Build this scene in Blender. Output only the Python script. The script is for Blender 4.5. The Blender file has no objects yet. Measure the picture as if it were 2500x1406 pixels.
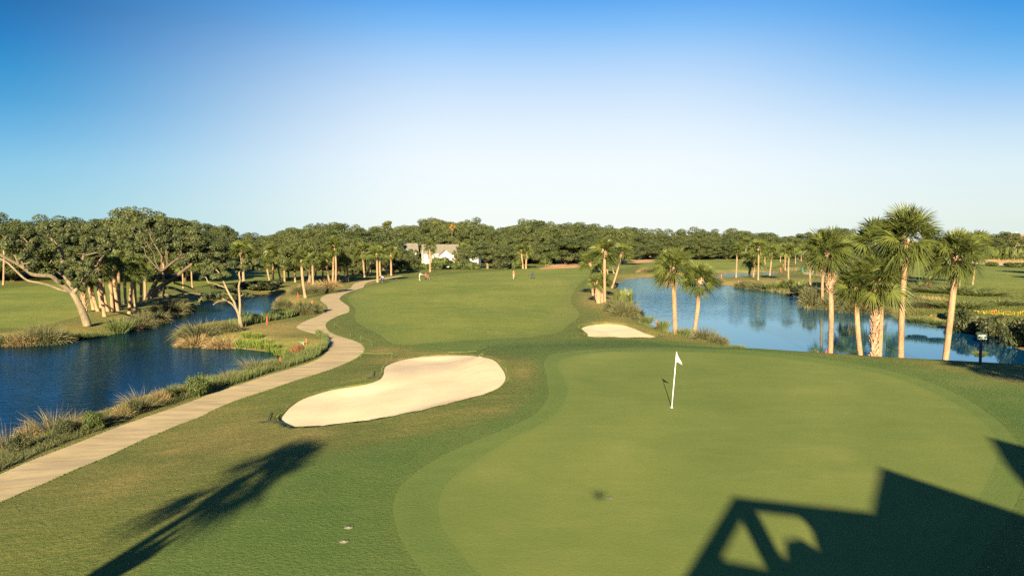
import bpy, math, random
import numpy as np
from mathutils import Vector, Matrix
from mathutils.geometry import delaunay_2d_cdt

random.seed(7)
RS = np.random.RandomState(11)
S = bpy.context.scene
COL = S.collection

# ------------------------------------------------------------------ camera, sky, sun, exposure
F, HOR, CX, CY = 1962.0, 592.0, 1250.0, 703.0        # focal length and horizon in photograph pixels (2500 wide)
CAMZ = 8.0
PITCH = math.atan((CY - HOR) / F)
cam = bpy.data.cameras.new("camera"); cam.sensor_width = 36.0; cam.lens = 36.0 * F / 2500.0
cam.clip_start = 0.1; cam.clip_end = 20000.0
camo = bpy.data.objects.new("camera", cam); COL.objects.link(camo)
camo.location = (0, 0, CAMZ); camo.rotation_euler = (math.radians(90) - PITCH, 0, 0)
S.camera = camo

SUN_EL = math.radians(17.3)
SDX = 0.108                                            # shadows run towards +y and a little to +x
sd = Vector((SDX, 1.0, 0)).normalized() * math.cos(SUN_EL); sd.z = -math.sin(SUN_EL)
TAN = math.tan(SUN_EL) * math.sqrt(1 + SDX * SDX)      # height lost per metre of +y along a sun ray
sun = bpy.data.lights.new("sun", 'SUN'); sun.energy = 5.0; sun.angle = math.radians(0.6); sun.color = (1.0, 0.82, 0.52)
suno = bpy.data.objects.new("sun", sun); COL.objects.link(suno)
suno.rotation_euler = sd.to_track_quat('-Z', 'Y').to_euler(); suno.location = (-10, -60, 40)

wd = bpy.data.worlds.new("World"); S.world = wd; wd.use_nodes = True
nt = wd.node_tree; nt.nodes.clear()
def wn(t, **k):
    n = nt.nodes.new(t)
    for a, v in k.items(): setattr(n, a, v)
    return n
sky = wn('ShaderNodeTexSky', sky_type='NISHITA', sun_disc=False)
sky.sun_elevation = SUN_EL; sky.sun_rotation = math.atan2(-sd.x, -sd.y)
sky.altitude = 10; sky.air_density = 1.0; sky.dust_density = 0.6; sky.ozone_density = 2.0
tc = wn('ShaderNodeTexCoord'); sep = wn('ShaderNodeSeparateXYZ'); nt.links.new(tc.outputs['Generated'], sep.inputs[0])
def lin(c): return tuple(((v / 255 + .055) / 1.055) ** 2.4 if v > 10 else v / 255 / 12.92 for v in c)
HIGH = [(0.45, (30, 105, 190)), (0.7, (28, 85, 150)), (1.0, (28, 70, 120))]
# sine of the elevation -> colour, opposite the sun, left and right of it; sides hold painted-in lens darkening
R_MID = [(0.0, (240, 248, 243)), (0.04, (243, 250, 248)), (0.097, (240, 248, 254)), (0.137, (226, 240, 252)), (0.177, (205, 227, 250)), (0.215, (174, 211, 249)), (0.253, (128, 189, 246)), (0.289, (82, 162, 238))]
R_LEFT = [(0.0, (166, 215, 222)), (0.04, (156, 209, 226)), (0.082, (134, 197, 229)), (0.115, (102, 178, 224)), (0.149, (66, 158, 214)), (0.182, (34, 142, 204)), (0.213, (8, 122, 192)), (0.247, (0, 104, 172))]
R_RIGHT = [(0.0, (222, 236, 228)), (0.04, (224, 238, 236)), (0.082, (218, 237, 244)), (0.115, (198, 225, 244)), (0.149, (164, 205, 243)), (0.182, (118, 186, 240)), (0.213, (78, 166, 232)), (0.247, (40, 146, 224))]
def sky_ramp(stops):
    rp = wn('ShaderNodeValToRGB'); el = rp.color_ramp.elements
    while len(el) > 1: el.remove(el[0])
    for k, (p_, c_) in enumerate(stops + HIGH):
        e = el[0] if k == 0 else el.new(p_)
        e.position = p_; e.color = (*lin(c_), 1)
    nt.links.new(sep.outputs['Z'], rp.inputs[0]); return rp.outputs[0]
def azim(a, b_):
    q = wn('ShaderNodeMapRange'); q.inputs[1].default_value = a; q.inputs[2].default_value = b_; q.interpolation_type = 'SMOOTHSTEP'
    nt.links.new(sep.outputs['X'], q.inputs[0]); return q.outputs[0]
def mixw(f, a, b_):
    q = wn('ShaderNodeMix', data_type='RGBA'); nt.links.new(f, q.inputs['Factor']); nt.links.new(a, q.inputs['A']); nt.links.new(b_, q.inputs['B']); return q.outputs['Result']
tint = mixw(azim(0.16, 0.58), mixw(azim(-0.06, -0.56), sky_ramp(R_MID), sky_ramp(R_LEFT)), sky_ramp(R_RIGHT))
SKYMIX = 0.96
lum = wn('ShaderNodeMix', data_type='RGBA'); lum.inputs['Factor'].default_value = SKYMIX
bgs = wn('ShaderNodeVectorMath', operation='SCALE'); bgs.inputs['Scale'].default_value = 5.25
nt.links.new(tint, bgs.inputs[0])
nt.links.new(sky.outputs[0], lum.inputs['A']); nt.links.new(bgs.outputs[0], lum.inputs['B'])
bg = wn('ShaderNodeBackground'); bg.inputs[1].default_value = 0.05
nt.links.new(lum.outputs['Result'], bg.inputs[0])
wo = wn('ShaderNodeOutputWorld'); nt.links.new(bg.outputs[0], wo.inputs[0])

vs = S.view_settings; vs.view_transform = 'Standard'; vs.look = 'None'; vs.gamma = 1.0; vs.exposure = 1.95
S.cycles.use_denoising = False
S.cycles.max_bounces = 6; S.cycles.diffuse_bounces = 3; S.cycles.glossy_bounces = 3; S.cycles.transmission_bounces = 3
S.cycles.transparent_max_bounces = 4

# ------------------------------------------------------------------ pixel helpers
cp, sp_ = math.cos(PITCH), math.sin(PITCH)
def ray(px, py):
    a, b = (px - CX) / F, -(py - CY) / F
    return Vector((a, cp + b * sp_, -sp_ + b * cp))
def atz(px, py, z):
    d = ray(px, py); t = (z - CAMZ) / d.z
    return Vector((d.x * t, d.y * t, z))
def atd(px, py, depth):
    d = ray(px, py); t = depth / d.y
    return Vector((d.x * t, d.y * t, CAMZ + d.z * t))

# ------------------------------------------------------------------ polygons and the terrain height
def smooth_poly(pts, step, closed=True):
    P = [np.array((p[0], p[1]), float) for p in pts]; n = len(P); out = []
    for i in range(n if closed else n - 1):
        g = lambda k: P[k % n] if closed else P[min(max(k, 0), n - 1)]
        p0, p1, p2, p3 = g(i - 1), g(i), g(i + 1), g(i + 2)
        m = max(1, int(np.linalg.norm(p2 - p1) / step))
        d1 = max(np.linalg.norm(p1 - p0), 1e-6) ** .5; d2 = max(np.linalg.norm(p2 - p1), 1e-6) ** .5; d3 = max(np.linalg.norm(p3 - p2), 1e-6) ** .5
        m1 = (p1 - p0) / d1 - (p2 - p0) / (d1 + d2) + (p2 - p1) / d2 if np.linalg.norm(p1 - p0) > 1e-6 else (p2 - p1) / d2
        m2 = (p2 - p1) / d2 - (p3 - p1) / (d2 + d3) + (p3 - p2) / d3 if np.linalg.norm(p3 - p2) > 1e-6 else (p2 - p1) / d2
        m1 = m1 * d2; m2 = m2 * d2
        for k in range(m):
            t = k / m; t2, t3 = t * t, t * t * t
            out.append((2*t3 - 3*t2 + 1) * p1 + (t3 - 2*t2 + t) * m1 + (-2*t3 + 3*t2) * p2 + (t3 - t2) * m2)
    if not closed: out.append(P[-1])
    return np.array(out)
def inside(poly, X, Y):
    c = np.zeros(X.shape, bool); n = len(poly); j = n - 1
    for i in range(n):
        xi, yi = poly[i]; xj, yj = poly[j]
        if yi != yj:
            c ^= ((yi > Y) != (yj > Y)) & (X < (xj - xi) * (Y - yi) / (yj - yi) + xi)
        j = i
    return c
def dist(poly, X, Y, closed=True):
    D = np.full(X.shape, 1e9); n = len(poly)
    for i in range(n if closed else n - 1):
        a = poly[i]; b = poly[(i + 1) % n]; d = b - a; L = d @ d
        if L < 1e-12: continue
        t = np.clip(((X - a[0]) * d[0] + (Y - a[1]) * d[1]) / L, 0, 1)
        D = np.minimum(D, np.hypot(X - a[0] - t * d[0], Y - a[1] - t * d[1]))
    return D
def sdf(poly, X, Y):
    mnx, mny = poly.min(0) - 12; mxx, mxy = poly.max(0) + 12
    out = np.full(X.shape, 99.0)
    m = (X > mnx) & (X < mxx) & (Y > mny) & (Y < mxy)
    if m.any():
        d = dist(poly, X[m], Y[m]); d[inside(poly, X[m], Y[m])] *= -1; out[m] = d
    return out
def sst(t): t = np.clip(t, 0, 1); return t * t * (3 - 2 * t)

ZG, ZW = 1.55, -0.7
PLAT = np.array([atz(x, y, ZG)[:2] for x, y in [(560,1480),(760,1310),(1000,1150),(1250,1040),(1330,960),(1350,885),(1500,864),(1680,860),(1850,853),
        (2000,863),(2150,873),(2300,881),(2500,892),(2800,915)]] + [(70, 50), (70, -40), (-6, -40), (-6, 8)], float)
def hbase(X, Y):
    X = np.asarray(X, float); Y = np.asarray(Y, float)
    d = dist(PLAT, X, Y); d[inside(PLAT, X, Y)] = 0
    steep = sst((X - 9) / 7) * sst((Y - 20) / 15)
    w = 20 - 12 * steep
    w = np.where(X < -2, np.minimum(w, 17), w)
    z = ZG * (1 - sst(d / w))
    far = sst((np.hypot(X, Y) - 60) / 60)
    return z + far * 0.12 * np.sin(X * 0.07 + 1.0) * np.sin(Y * 0.045)
def gp(px, py):
    """world point where the pixel's ray meets the land"""
    d = ray(px, py); t = (2.2 - CAMZ) / d.z; z = 2.0
    ts = np.linspace((1.8 - CAMZ) / d.z, (-0.4 - CAMZ) / d.z, 120)
    hx = hbase(d.x * ts, d.y * ts); zz = CAMZ + d.z * ts
    k = np.argmax(zz <= hx)
    if zz[k] > hx[k]: return atz(px, py, 0.0)
    a = ts[max(k - 1, 0)]; b = ts[k]
    for _ in range(18):
        m = (a + b) / 2
        if CAMZ + d.z * m <= float(hbase(np.array([d.x * m]), np.array([d.y * m]))[0]): b = m
        else: a = m
    return Vector((d.x * b, d.y * b, CAMZ + d.z * b))
def gpoly(pts, step, closed=True): return smooth_poly([gp(*p)[:2] for p in pts], step, closed)
def zpoly(pts, z, step): return smooth_poly([atz(p[0], p[1], z)[:2] for p in pts], step)

POND_L = zpoly([(-500,1330),(-200,1190),(0,1100),(130,1044),(260,998),(400,952),(520,927),(620,893),(690,873),(702,862),(640,858),(590,852),(540,847),
        (490,845),(440,836),(433,815),(450,800),(520,792),(640,777),(710,764),(712,754),(684,746),(673,732),(679,717),(640,719),(604,728),(540,737),
        (490,742),(450,757),(430,768),(389,783),(338,804),(284,815),(224,824),(160,831),(80,840),(0,843),(-250,862),(-600,900)], ZW, 0.9)
POND_R = zpoly([(1508,702),(1526,683),(1553,679),(1631,674),(1690,674),(1726,692),(1780,697),(1840,705),(1893,713),(1934,720),(1957,729),(1960,743),
        (1975,753),(2044,758),(2119,764),(2164,767),(2223,782),(2304,791),(2340,801),(2417,811),(2462,838),(2510,858),(2640,880),(2800,925),(2650,950),(2480,944),
        (2300,938),(2150,930),(2000,905),(1900,880),(1800,855),(1700,832),(1640,816),(1580,790),(1553,770),(1545,745),(1530,718)], ZW, 1.0)
POND_F = zpoly([(1752,673),(1784,667),(1840,666),(1886,665),(1884,675),(1820,677),(1784,681),(1763,680)], ZW, 2.5)
PATH_L = [(-500,1420),(-200,1255),(0,1156),(80,1122),(200,1076),(280,1044),(360,1016),(440,989),(534,954),(602,933),(652,916),(702,902),(753,886),(778,875),(797,860),
        (803,846),(791,831),(776,818),(748,810),(724,801),(729,793),(749,782),(779,770),(797,759),(800,753),(797,745),(785,736),(782,730),(791,722),(815,715),
        (854,704),(860,697),(869,691),(893,685),(925,680),(980,673)]
PATH_R = [(975,676),(922,684),(899,689),(890,695),(886,702),(863,709),(839,719),(829,730),(839,739),(851,748),(853,755),(849,763),(833,768),(809,779),(796,789),(797,801),
        (809,813),(833,822),(863,831),(882,840),(889,852),(884,863),(863,878),(839,889),(809,901),(767,915),(728,927),(675,945),(636,958),(602,969),(568,981),
        (518,1003),(484,1020),(440,1036),(340,1078),(260,1116),(180,1148),(112,1179),(0,1227),(-200,1335),(-500,1520)]
PATH = gpoly(PATH_L + PATH_R, 0.7)
BUNK = gpoly([(676,1022),(690,1004),(705,990),(734,972),(779,957),(809,949),(854,942),(890,936),(917,927),(929,915),(932,900),(938,892),(959,883),(988,875),
        (1033,869),(1093,866),(1153,866),(1183,869),(1210,876),(1227,891),(1239,909),(1241,924),(1230,939),(1210,952),(1168,967),(1108,982),(1048,997),
        (988,1010),(929,1021),(869,1030),(809,1037),(749,1042),(717,1043),(696,1037)], 0.35)
BUNK2 = gpoly([(1414,797),(1440,790),(1480,787),(1520,789),(1550,797),(1580,809),(1612,822),(1570,825),(1500,824),(1434,822),(1427,811)], 0.6)
GREEN = gpoly([(1250,1068),(1300,1045),(1350,1015),(1375,985),(1386,955),(1377,925),(1362,897),(1375,875),(1450,861),(1600,857),(1750,861),(1850,868),(2000,886),
        (2150,912),(2250,945),(2350,995),(2400,1030),(2435,1080),(2430,1130),(2400,1195),(2350,1270),(2300,1345),(2260,1405),(2150,1560),(1900,1680),(1600,1680),
        (1350,1560),(1175,1405),(1125,1350),(1085,1297),(1070,1250),(1076,1208),(1100,1170),(1175,1115)], 0.6)
FRINGE = gpoly([(1250,1040),(1300,1015),(1330,985),(1340,955),(1335,920),(1330,880),(1360,862),(1450,852),(1600,849),(1750,852),(1900,862),(2050,882),
        (2200,912),(2310,950),(2400,1000),(2460,1050),(2500,1120),(2490,1200),(2450,1280),(2400,1350),(2350,1420),(2250,1600),(1900,1800),(1500,1800),
        (1200,1600),(1040,1405),(985,1330),(962,1260),(965,1208),(1000,1165),(1085,1110),(1170,1072)], 0.6)
COLLAR = gpoly([(150,1600),(330,1410),(420,1318),(560,1222),(680,1153),(750,1122),(870,1098),(1000,1071),(1125,1045),(1240,1015),(1292,978),(1318,940),(1322,905),
        (1300,880),(1235,862),(1120,857),(1040,853),(1003,843),(1100,834),(1250,829),(1400,826),(1600,832),(1720,838),(1850,850),(2000,870),(2125,878),(2275,900),
        (2400,922),(2500,945),(2700,1010),(2900,1300),(2900,1900),(1800,2400),(700,2200)], 0.8)
FAIR = gpoly([(985,842),(925,815),(870,785),(868,755),(850,728),(915,697),(1050,675),(1200,662),(1300,656),(1420,650),(1500,648),(1590,640),(1540,652),(1462,668),(1405,705),
        (1395,740),(1415,768),(1385,795),(1360,812),(1300,822),(1150,830)], 2.0)
FAIR_R = gpoly([(2190,640),(2240,628),(2330,628),(2345,645),(2430,652),(2600,668),(2800,690),(2800,735),(2560,722),(2400,705),(2300,690),(2200,668)], 4.0)
FAIR_L = gpoly([(-200,790),(-200,715),(0,705),(150,692),(300,685),(440,668),(560,662),(690,668),(690,678),(560,690),(440,705),(300,735),(180,775),(60,800)], 3.0)
FAIR_F = gpoly([(1560,652),(1620,636),(1700,631),(1800,632),(1900,634),(1900,648),(1830,660),(1740,662),(1640,664)], 5.0)
STRAW = gpoly([(1322,657),(1350,648),(1400,640),(1450,636),(1520,634),(1595,633),(1598,639),(1500,645),(1430,651),(1380,655)], 4.0)
SANDR = gpoly([(2338,634),(2360,629),(2420,633),(2500,638),(2620,642),(2620,652),(2500,649),(2430,647),(2370,644),(2345,641)], 5.0)
CARTR = gpoly([(1960,668),(1990,660),(2020,653),(2070,650),(2070,652),(2030,657),(2008,664),(2040,671),(2100,683),(2140,700),(2120,702),(2080,690),(2020,677)], 2.5)

def bank(X, Y, h):
    for P in (POND_L, POND_R, POND_F):
        d = sdf(P, X, Y)
        w = np.where(h > 0.5, 4.2, 2.6)
        if P is POND_L: w = np.where(d < 9, 3.6, w)
        out = ZW + 0.03 + (h - ZW - 0.03) * sst(d / w) ** 0.85
        h = np.where(d > 0, out, ZW - 0.9 * sst(-d / 3.0))
    return h
def hland(X, Y):
    X = np.asarray(X, float); Y = np.asarray(Y, float)
    h = hbase(X, Y)
    h = bank(X, Y, h)
    d = sdf(BUNK, X, Y); h = np.where(d < 0, h - (0.05 + 0.33 * sst((37 - Y) / 7) * (0.25 + 0.75 * sst((-4.0 - X) / 3.5))) * sst(-d / 0.14) - 0.22 * sst((-d - 0.14) / 2.2), h + 0.03 * np.exp(-(d / 0.6) ** 2))
    d = sdf(BUNK2, X, Y); h = np.where(d < 0, h - 0.15 * sst(-d / 0.25) - 0.25 * sst((-d - 0.2) / 3.0), h + 0.06 * np.exp(-(d / 0.8) ** 2))
    return h
def hz(x, y): return float(hland(np.array([x]), np.array([y]))[0])

# ------------------------------------------------------------------ object helpers
def tag(o, label=None, cat=None, group=None, kind=None):
    if label: o['label'] = label
    if cat: o['category'] = cat
    if group: o['group'] = group
    if kind: o['kind'] = kind
    return o
def link(o, parent=None):
    COL.objects.link(o)
    if parent: o.parent = parent
    return o
def empty(name, loc=(0, 0, 0), rz=0.0):
    o = bpy.data.objects.new(name, None); o.location = loc; o.rotation_euler = (0, 0, rz); o.empty_display_size = 0.3
    return link(o)
class MB:
    """collects vertices, faces, per-vertex tint values"""
    def __init__(s): s.v = []; s.f = []; s.t = []; s.m = []; s.n = 0
    def add(s, V, Fc, tint=0.5, mi=0):
        V = np.asarray(V, float).reshape(-1, 3)
        s.v.append(V)
        t = np.full(len(V), tint) if np.isscalar(tint) else np.asarray(tint, float)
        s.t.append(t)
        for q in Fc: s.f.append(tuple(int(i) + s.n for i in q))
        s.m += [mi] * len(Fc)
        s.n += len(V); return s
    def addq(s, V, k, tint):
        """V holds len/k separate k-gons"""
        V = np.asarray(V, float).reshape(-1, 3); n = len(V)
        s.v.append(V); s.t.append(np.asarray(tint, float))
        I = np.arange(s.n, s.n + n).reshape(-1, k)
        s.f += [tuple(r) for r in I.tolist()]; s.m += [0] * len(I); s.n += n; return s
    def box(s, c, d, R=None, tint=0.5, mi=0, taper=1.0):
        x, y, z = [k / 2 for k in d]
        V = np.array([(-x,-y,-z),(x,-y,-z),(x,y,-z),(-x,y,-z),(-x*taper,-y*taper,z),(x*taper,-y*taper,z),(x*taper,y*taper,z),(-x*taper,y*taper,z)])
        if R is not None: V = V @ np.array(R).T
        return s.add(V + np.array(c), [(3,2,1,0),(4,5,6,7),(0,1,5,4),(1,2,6,5),(2,3,7,6),(3,0,4,7)], tint, mi)
    def tube(s, P, r, n=8, tint=0.5, mi=0, cap=True):
        P = [Vector(p) for p in P]; m = len(P)
        r = [r] * m if np.isscalar(r) else list(r)
        V = []; u = None
        for i in range(m):
            t = (P[min(i + 1, m - 1)] - P[max(i - 1, 0)])
            t = t.normalized() if t.length > 1e-9 else Vector((0, 0, 1))
            if u is None: u = t.orthogonal().normalized()
            u = (u - t * u.dot(t)); u = u.normalized() if u.length > 1e-6 else t.orthogonal().normalized()
            w = t.cross(u)
            for k in range(n):
                a = 2 * math.pi * k / n
                V.append(P[i] + (u * math.cos(a) + w * math.sin(a)) * r[i])
        Fc = [(i*n + k, i*n + (k+1) % n, (i+1)*n + (k+1) % n, (i+1)*n + k) for i in range(m - 1) for k in range(n)]
        if cap: Fc += [tuple(range(n))[::-1], tuple((m-1)*n + k for k in range(n))]
        return s.add([tuple(v) for v in V], Fc, tint, mi)
    def lathe(s, prof, c=(0, 0, 0), n=14, tint=0.5, mi=0, R=None):
        V = []; 
        for r, z in prof:
            for k in range(n):
                a = 2 * math.pi * k / n; V.append((r * math.cos(a), r * math.sin(a), z))
        V = np.array(V)
        if R is not None: V = V @ np.array(R).T
        m = len(prof)
        Fc = [(i*n + k, i*n + (k+1) % n, (i+1)*n + (k+1) % n, (i+1)*n + k) for i in range(m - 1) for k in range(n)]
        Fc += [tuple(range(n))[::-1], tuple((m-1)*n + k for k in range(n))]
        return s.add(V + np.array(c), Fc, tint, mi)
    def mesh(s, name, mats, smooth=False):
        me = bpy.data.meshes.new(name)
        V = np.concatenate(s.v) if s.v else np.zeros((0, 3))
        me.from_pydata(V.tolist(), [], s.f)
        a = me.attributes.new('tint', 'FLOAT', 'POINT'); a.data.foreach_set('value', np.concatenate(s.t).astype(np.float32))
        for m_ in (mats if isinstance(mats, (list, tuple)) else [mats]): me.materials.append(m_)
        if any(s.m): me.polygons.foreach_set('material_index', np.array(s.m, np.int32))
        if smooth: me.polygons.foreach_set('use_smooth', np.ones(len(me.polygons), bool))
        me.update(); return me
    def build(s, name, mats, parent=None, smooth=False, loc=None):
        o = bpy.data.objects.new(name, s.mesh(name, mats, smooth))
        if loc is not None: o.location = loc
        return link(o, parent)
def copy_tree(o, parent=None):
    c = o.copy(); link(c)
    if parent: c.parent = parent
    for ch in o.children: copy_tree(ch, c)
    return c
ORD = ['first','second','third','fourth','fifth','sixth','seventh','eighth','ninth','tenth','eleventh','twelfth','thirteenth','fourteenth','fifteenth','sixteenth',
       'seventeenth','eighteenth','nineteenth','twentieth','twenty-first','twenty-second','twenty-third','twenty-fourth','twenty-fifth','twenty-sixth','twenty-seventh','twenty-eighth','twenty-ninth','thirtieth']

# ------------------------------------------------------------------ materials
def new_mat(name):
    m = bpy.data.materials.new(name); m.use_nodes = True; t = m.node_tree; t.nodes.clear()
    o = t.nodes.new('ShaderNodeOutputMaterial'); b = t.nodes.new('ShaderNodeBsdfPrincipled'); t.links.new(b.outputs[0], o.inputs[0])
    b.inputs['Roughness'].default_value = 0.7; b.inputs['Specular IOR Level'].default_value = 0.25
    return m, t, b
def N(t, ty, **k):
    n = t.nodes.new(ty)
    for a, v in k.items(): setattr(n, a, v)
    return n
def pos(t, scale=(1, 1, 1), obj=False, rot=0.0):
    if obj: g = N(t, 'ShaderNodeTexCoord'); out = g.outputs['Object']
    else: g = N(t, 'ShaderNodeNewGeometry'); out = g.outputs['Position']
    m = N(t, 'ShaderNodeMapping'); m.inputs['Scale'].default_value = scale; m.inputs['Rotation'].default_value = (0, 0, rot)
    t.links.new(out, m.inputs[0]); return m.outputs[0]
def noise(t, vec, scale, detail=4, rough=0.6, lo=0.35, hi=0.65, dist_=0.0):
    n = N(t, 'ShaderNodeTexNoise'); n.inputs['Scale'].default_value = scale; n.inputs['Detail'].default_value = detail
    n.inputs['Roughness'].default_value = rough; n.inputs['Distortion'].default_value = dist_
    t.links.new(vec, n.inputs['Vector'])
    r = N(t, 'ShaderNodeMapRange'); r.inputs[1].default_value = lo; r.inputs[2].default_value = hi; t.links.new(n.outputs[0], r.inputs[0])
    return r.outputs[0]
def mixc(t, f, a, b, mode='MIX'):
    m = N(t, 'ShaderNodeMix', data_type='RGBA', blend_type=mode)
    if isinstance(f, (int, float)): m.inputs['Factor'].default_value = f
    else: t.links.new(f, m.inputs['Factor'])
    for k, v in (('A', a), ('B', b)):
        if isinstance(v, (tuple, list)): m.inputs[k].default_value = (*v[:3], 1)
        else: t.links.new(v, m.inputs[k])
    return m.outputs['Result']
def mth(t, op, a, b=None):
    m = N(t, 'ShaderNodeMath', operation=op)
    for i, v in enumerate((a, b)):
        if v is None: continue
        if isinstance(v, (int, float)): m.inputs[i].default_value = v
        else: t.links.new(v, m.inputs[i])
    return m.outputs[0]
def attr(t, name='tint'):
    a = N(t, 'ShaderNodeAttribute'); a.attribute_name = name; return a.outputs['Fac']
def bump(t, b, h, strength=0.5, dist_=0.05):
    n = N(t, 'ShaderNodeBump'); n.inputs['Strength'].default_value = strength; n.inputs['Distance'].default_value = dist_
    t.links.new(h, n.inputs['Height']); t.links.new(n.outputs[0], b.inputs['Normal'])

def plain(name, col, rough=0.6, spec=0.25, nz=0.15, sc=6.0, metal=0.0, obj=True):
    m, t, b = new_mat(name)
    f = noise(t, pos(t, obj=obj), sc, 5)
    c2 = tuple(k * (1 - nz) for k in col); c1 = tuple(min(1, k * (1 + nz * 0.6)) for k in col)
    t.links.new(mixc(t, f, c2, c1), b.inputs['Base Color'])
    b.inputs['Roughness'].default_value = rough; b.inputs['Specular IOR Level'].default_value = spec; b.inputs['Metallic'].default_value = metal
    return m
def turf(name, c_lo, c_hi, c_dry, dry=0.3, fine=0.25, bmp=0.35, fs=9.0, stripes=None):
    """mown grass: broad tone patches, mottling, straw-coloured dry spots and a fine nap"""
    m, t, b = new_mat(name); P = pos(t)
    big = noise(t, P, 0.06, 3, 0.55, 0.38, 0.62); mid = noise(t, P, 0.45, 6, 0.65, 0.3, 0.7); fn = noise(t, P, fs, 5, 0.75, 0.25, 0.75)
    f = mth(t, 'ADD', mth(t, 'MULTIPLY', big, 0.5), mth(t, 'MULTIPLY', mid, 0.5))
    col = mixc(t, f, c_lo, c_hi)
    if stripes:
        s_ = N(t, 'ShaderNodeTexWave', wave_type='BANDS', bands_direction='X'); s_.inputs['Scale'].default_value = stripes[0]; s_.inputs['Distortion'].default_value = 1.5
        s_.inputs['Detail'].default_value = 1; t.links.new(pos(t, rot=stripes[2]), s_.inputs['Vector'])
        col = mixc(t, mth(t, 'MULTIPLY', s_.outputs['Fac'], stripes[1]), col, c_lo)
    pat = noise(t, pos(t, (1, 1, 1)), 0.22, 7, 0.72, 0.56, 0.78)
    pat2 = noise(t, pos(t, (0.35, 1.3, 1), rot=0.12), 1.1, 6, 0.72, 0.48, 0.8)
    dr = mth(t, 'ADD', mth(t, 'MULTIPLY', pat, dry), mth(t, 'MULTIPLY', pat2, dry * 0.7))
    a_ = mth(t, 'MULTIPLY', attr(t, 'dry'), mth(t, 'ADD', 0.55, mth(t, 'MULTIPLY', mid, 0.6)))
    dr = mth(t, 'MINIMUM', mth(t, 'ADD', dr, a_), 1.0)
    col = mixc(t, dr, col, c_dry)
    col = mixc(t, mth(t, 'MULTIPLY', attr(t, 'seam'), mth(t, 'ADD', 0.4, mth(t, 'MULTIPLY', mid, 0.35))), col, (0.125, 0.170, 0.042))
    col = mixc(t, mth(t, 'MULTIPLY', mth(t, 'SUBTRACT', 1.0, fn), fine), col, tuple(k * 0.35 for k in c_lo))
    mul = attr(t, 'mulch'); col = mixc(t, mul, col, mixc(t, mid, (0.16, 0.085, 0.045), (0.34, 0.22, 0.12)))
    t.links.new(col, b.inputs['Base Color']); b.inputs['Roughness'].default_value = 0.95; b.inputs['Specular IOR Level'].default_value = 0.1
    bump(t, b, mth(t, 'ADD', fn, mth(t, 'MULTIPLY', mid, 0.6)), bmp, 0.06)
    return m
M = {}
M['rough'] = turf('rough turf', (0.098, 0.135, 0.033), (0.180, 0.205, 0.050), (0.43, 0.31, 0.11), 0.52, 0.60, 0.8, 6.0)
M['fairway'] = turf('fairway turf', (0.120, 0.172, 0.036), (0.235, 0.262, 0.056), (0.40, 0.32, 0.10), 0.55, 0.35, 0.45, 5.0, (0.02, 0.25, 0.1))
M['collar'] = turf('collar turf', (0.074, 0.136, 0.032), (0.138, 0.190, 0.048), (0.25, 0.24, 0.08), 0.24, 0.50, 0.6, 9.0)
M['fringe'] = turf('fringe turf', (0.088, 0.143, 0.034), (0.142, 0.191, 0.048), (0.26, 0.25, 0.09), 0.16, 0.2, 0.25, 11.0, (0.25, 0.2, 0.8))
M['green'] = turf('putting turf', (0.112, 0.156, 0.036), (0.184, 0.216, 0.054), (0.31, 0.29, 0.11), 0.22, 0.15, 0.16, 12.0, (0.06, 0.3, 0.35))

m, t, b = new_mat('bunker sand'); P = pos(t)
n1 = noise(t, P, 0.5, 5, 0.6); n2 = noise(t, P, 9, 6, 0.7)
wv = N(t, 'ShaderNodeTexWave', wave_type='BANDS', bands_direction='X'); wv.inputs['Scale'].default_value = 2.6; wv.inputs['Distortion'].default_value = 7; wv.inputs['Detail'].default_value = 3; wv.inputs['Detail Scale'].default_value = 0.6
t.links.new(pos(t, (0.7, 1, 1), rot=0.4), wv.inputs['Vector'])
t.links.new(mixc(t, mth(t, 'MULTIPLY', n1, 0.8), (0.60, 0.475, 0.305), (0.70, 0.57, 0.38)), b.inputs['Base Color'])
b.inputs['Roughness'].default_value = 1.0; b.inputs['Specular IOR Level'].default_value = 0.05
bump(t, b, mth(t, 'ADD', mth(t, 'MULTIPLY', wv.outputs['Fac'], 0.35), mth(t, 'MULTIPLY', n2, 0.35)), 0.30, 0.03); M['sand'] = m
m, t, b = new_mat('waste sand'); P = pos(t); n1 = noise(t, P, 0.12, 5, 0.6)
t.links.new(mixc(t, n1, (0.42, 0.30, 0.18), (0.66, 0.52, 0.36)), b.inputs['Base Color']); b.inputs['Roughness'].default_value = 1.0; M['waste'] = m
m, t, b = new_mat('pine straw'); P = pos(t); n1 = noise(t, P, 0.12, 6, 0.7); n2 = noise(t, P, 1.5, 5, 0.7)
t.links.new(mixc(t, n1, mixc(t, n2, (0.26, 0.105, 0.045), (0.44, 0.20, 0.09)), (0.52, 0.36, 0.2)), b.inputs['Base Color']); b.inputs['Roughness'].default_value = 1.0; M['straw'] = m

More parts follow.
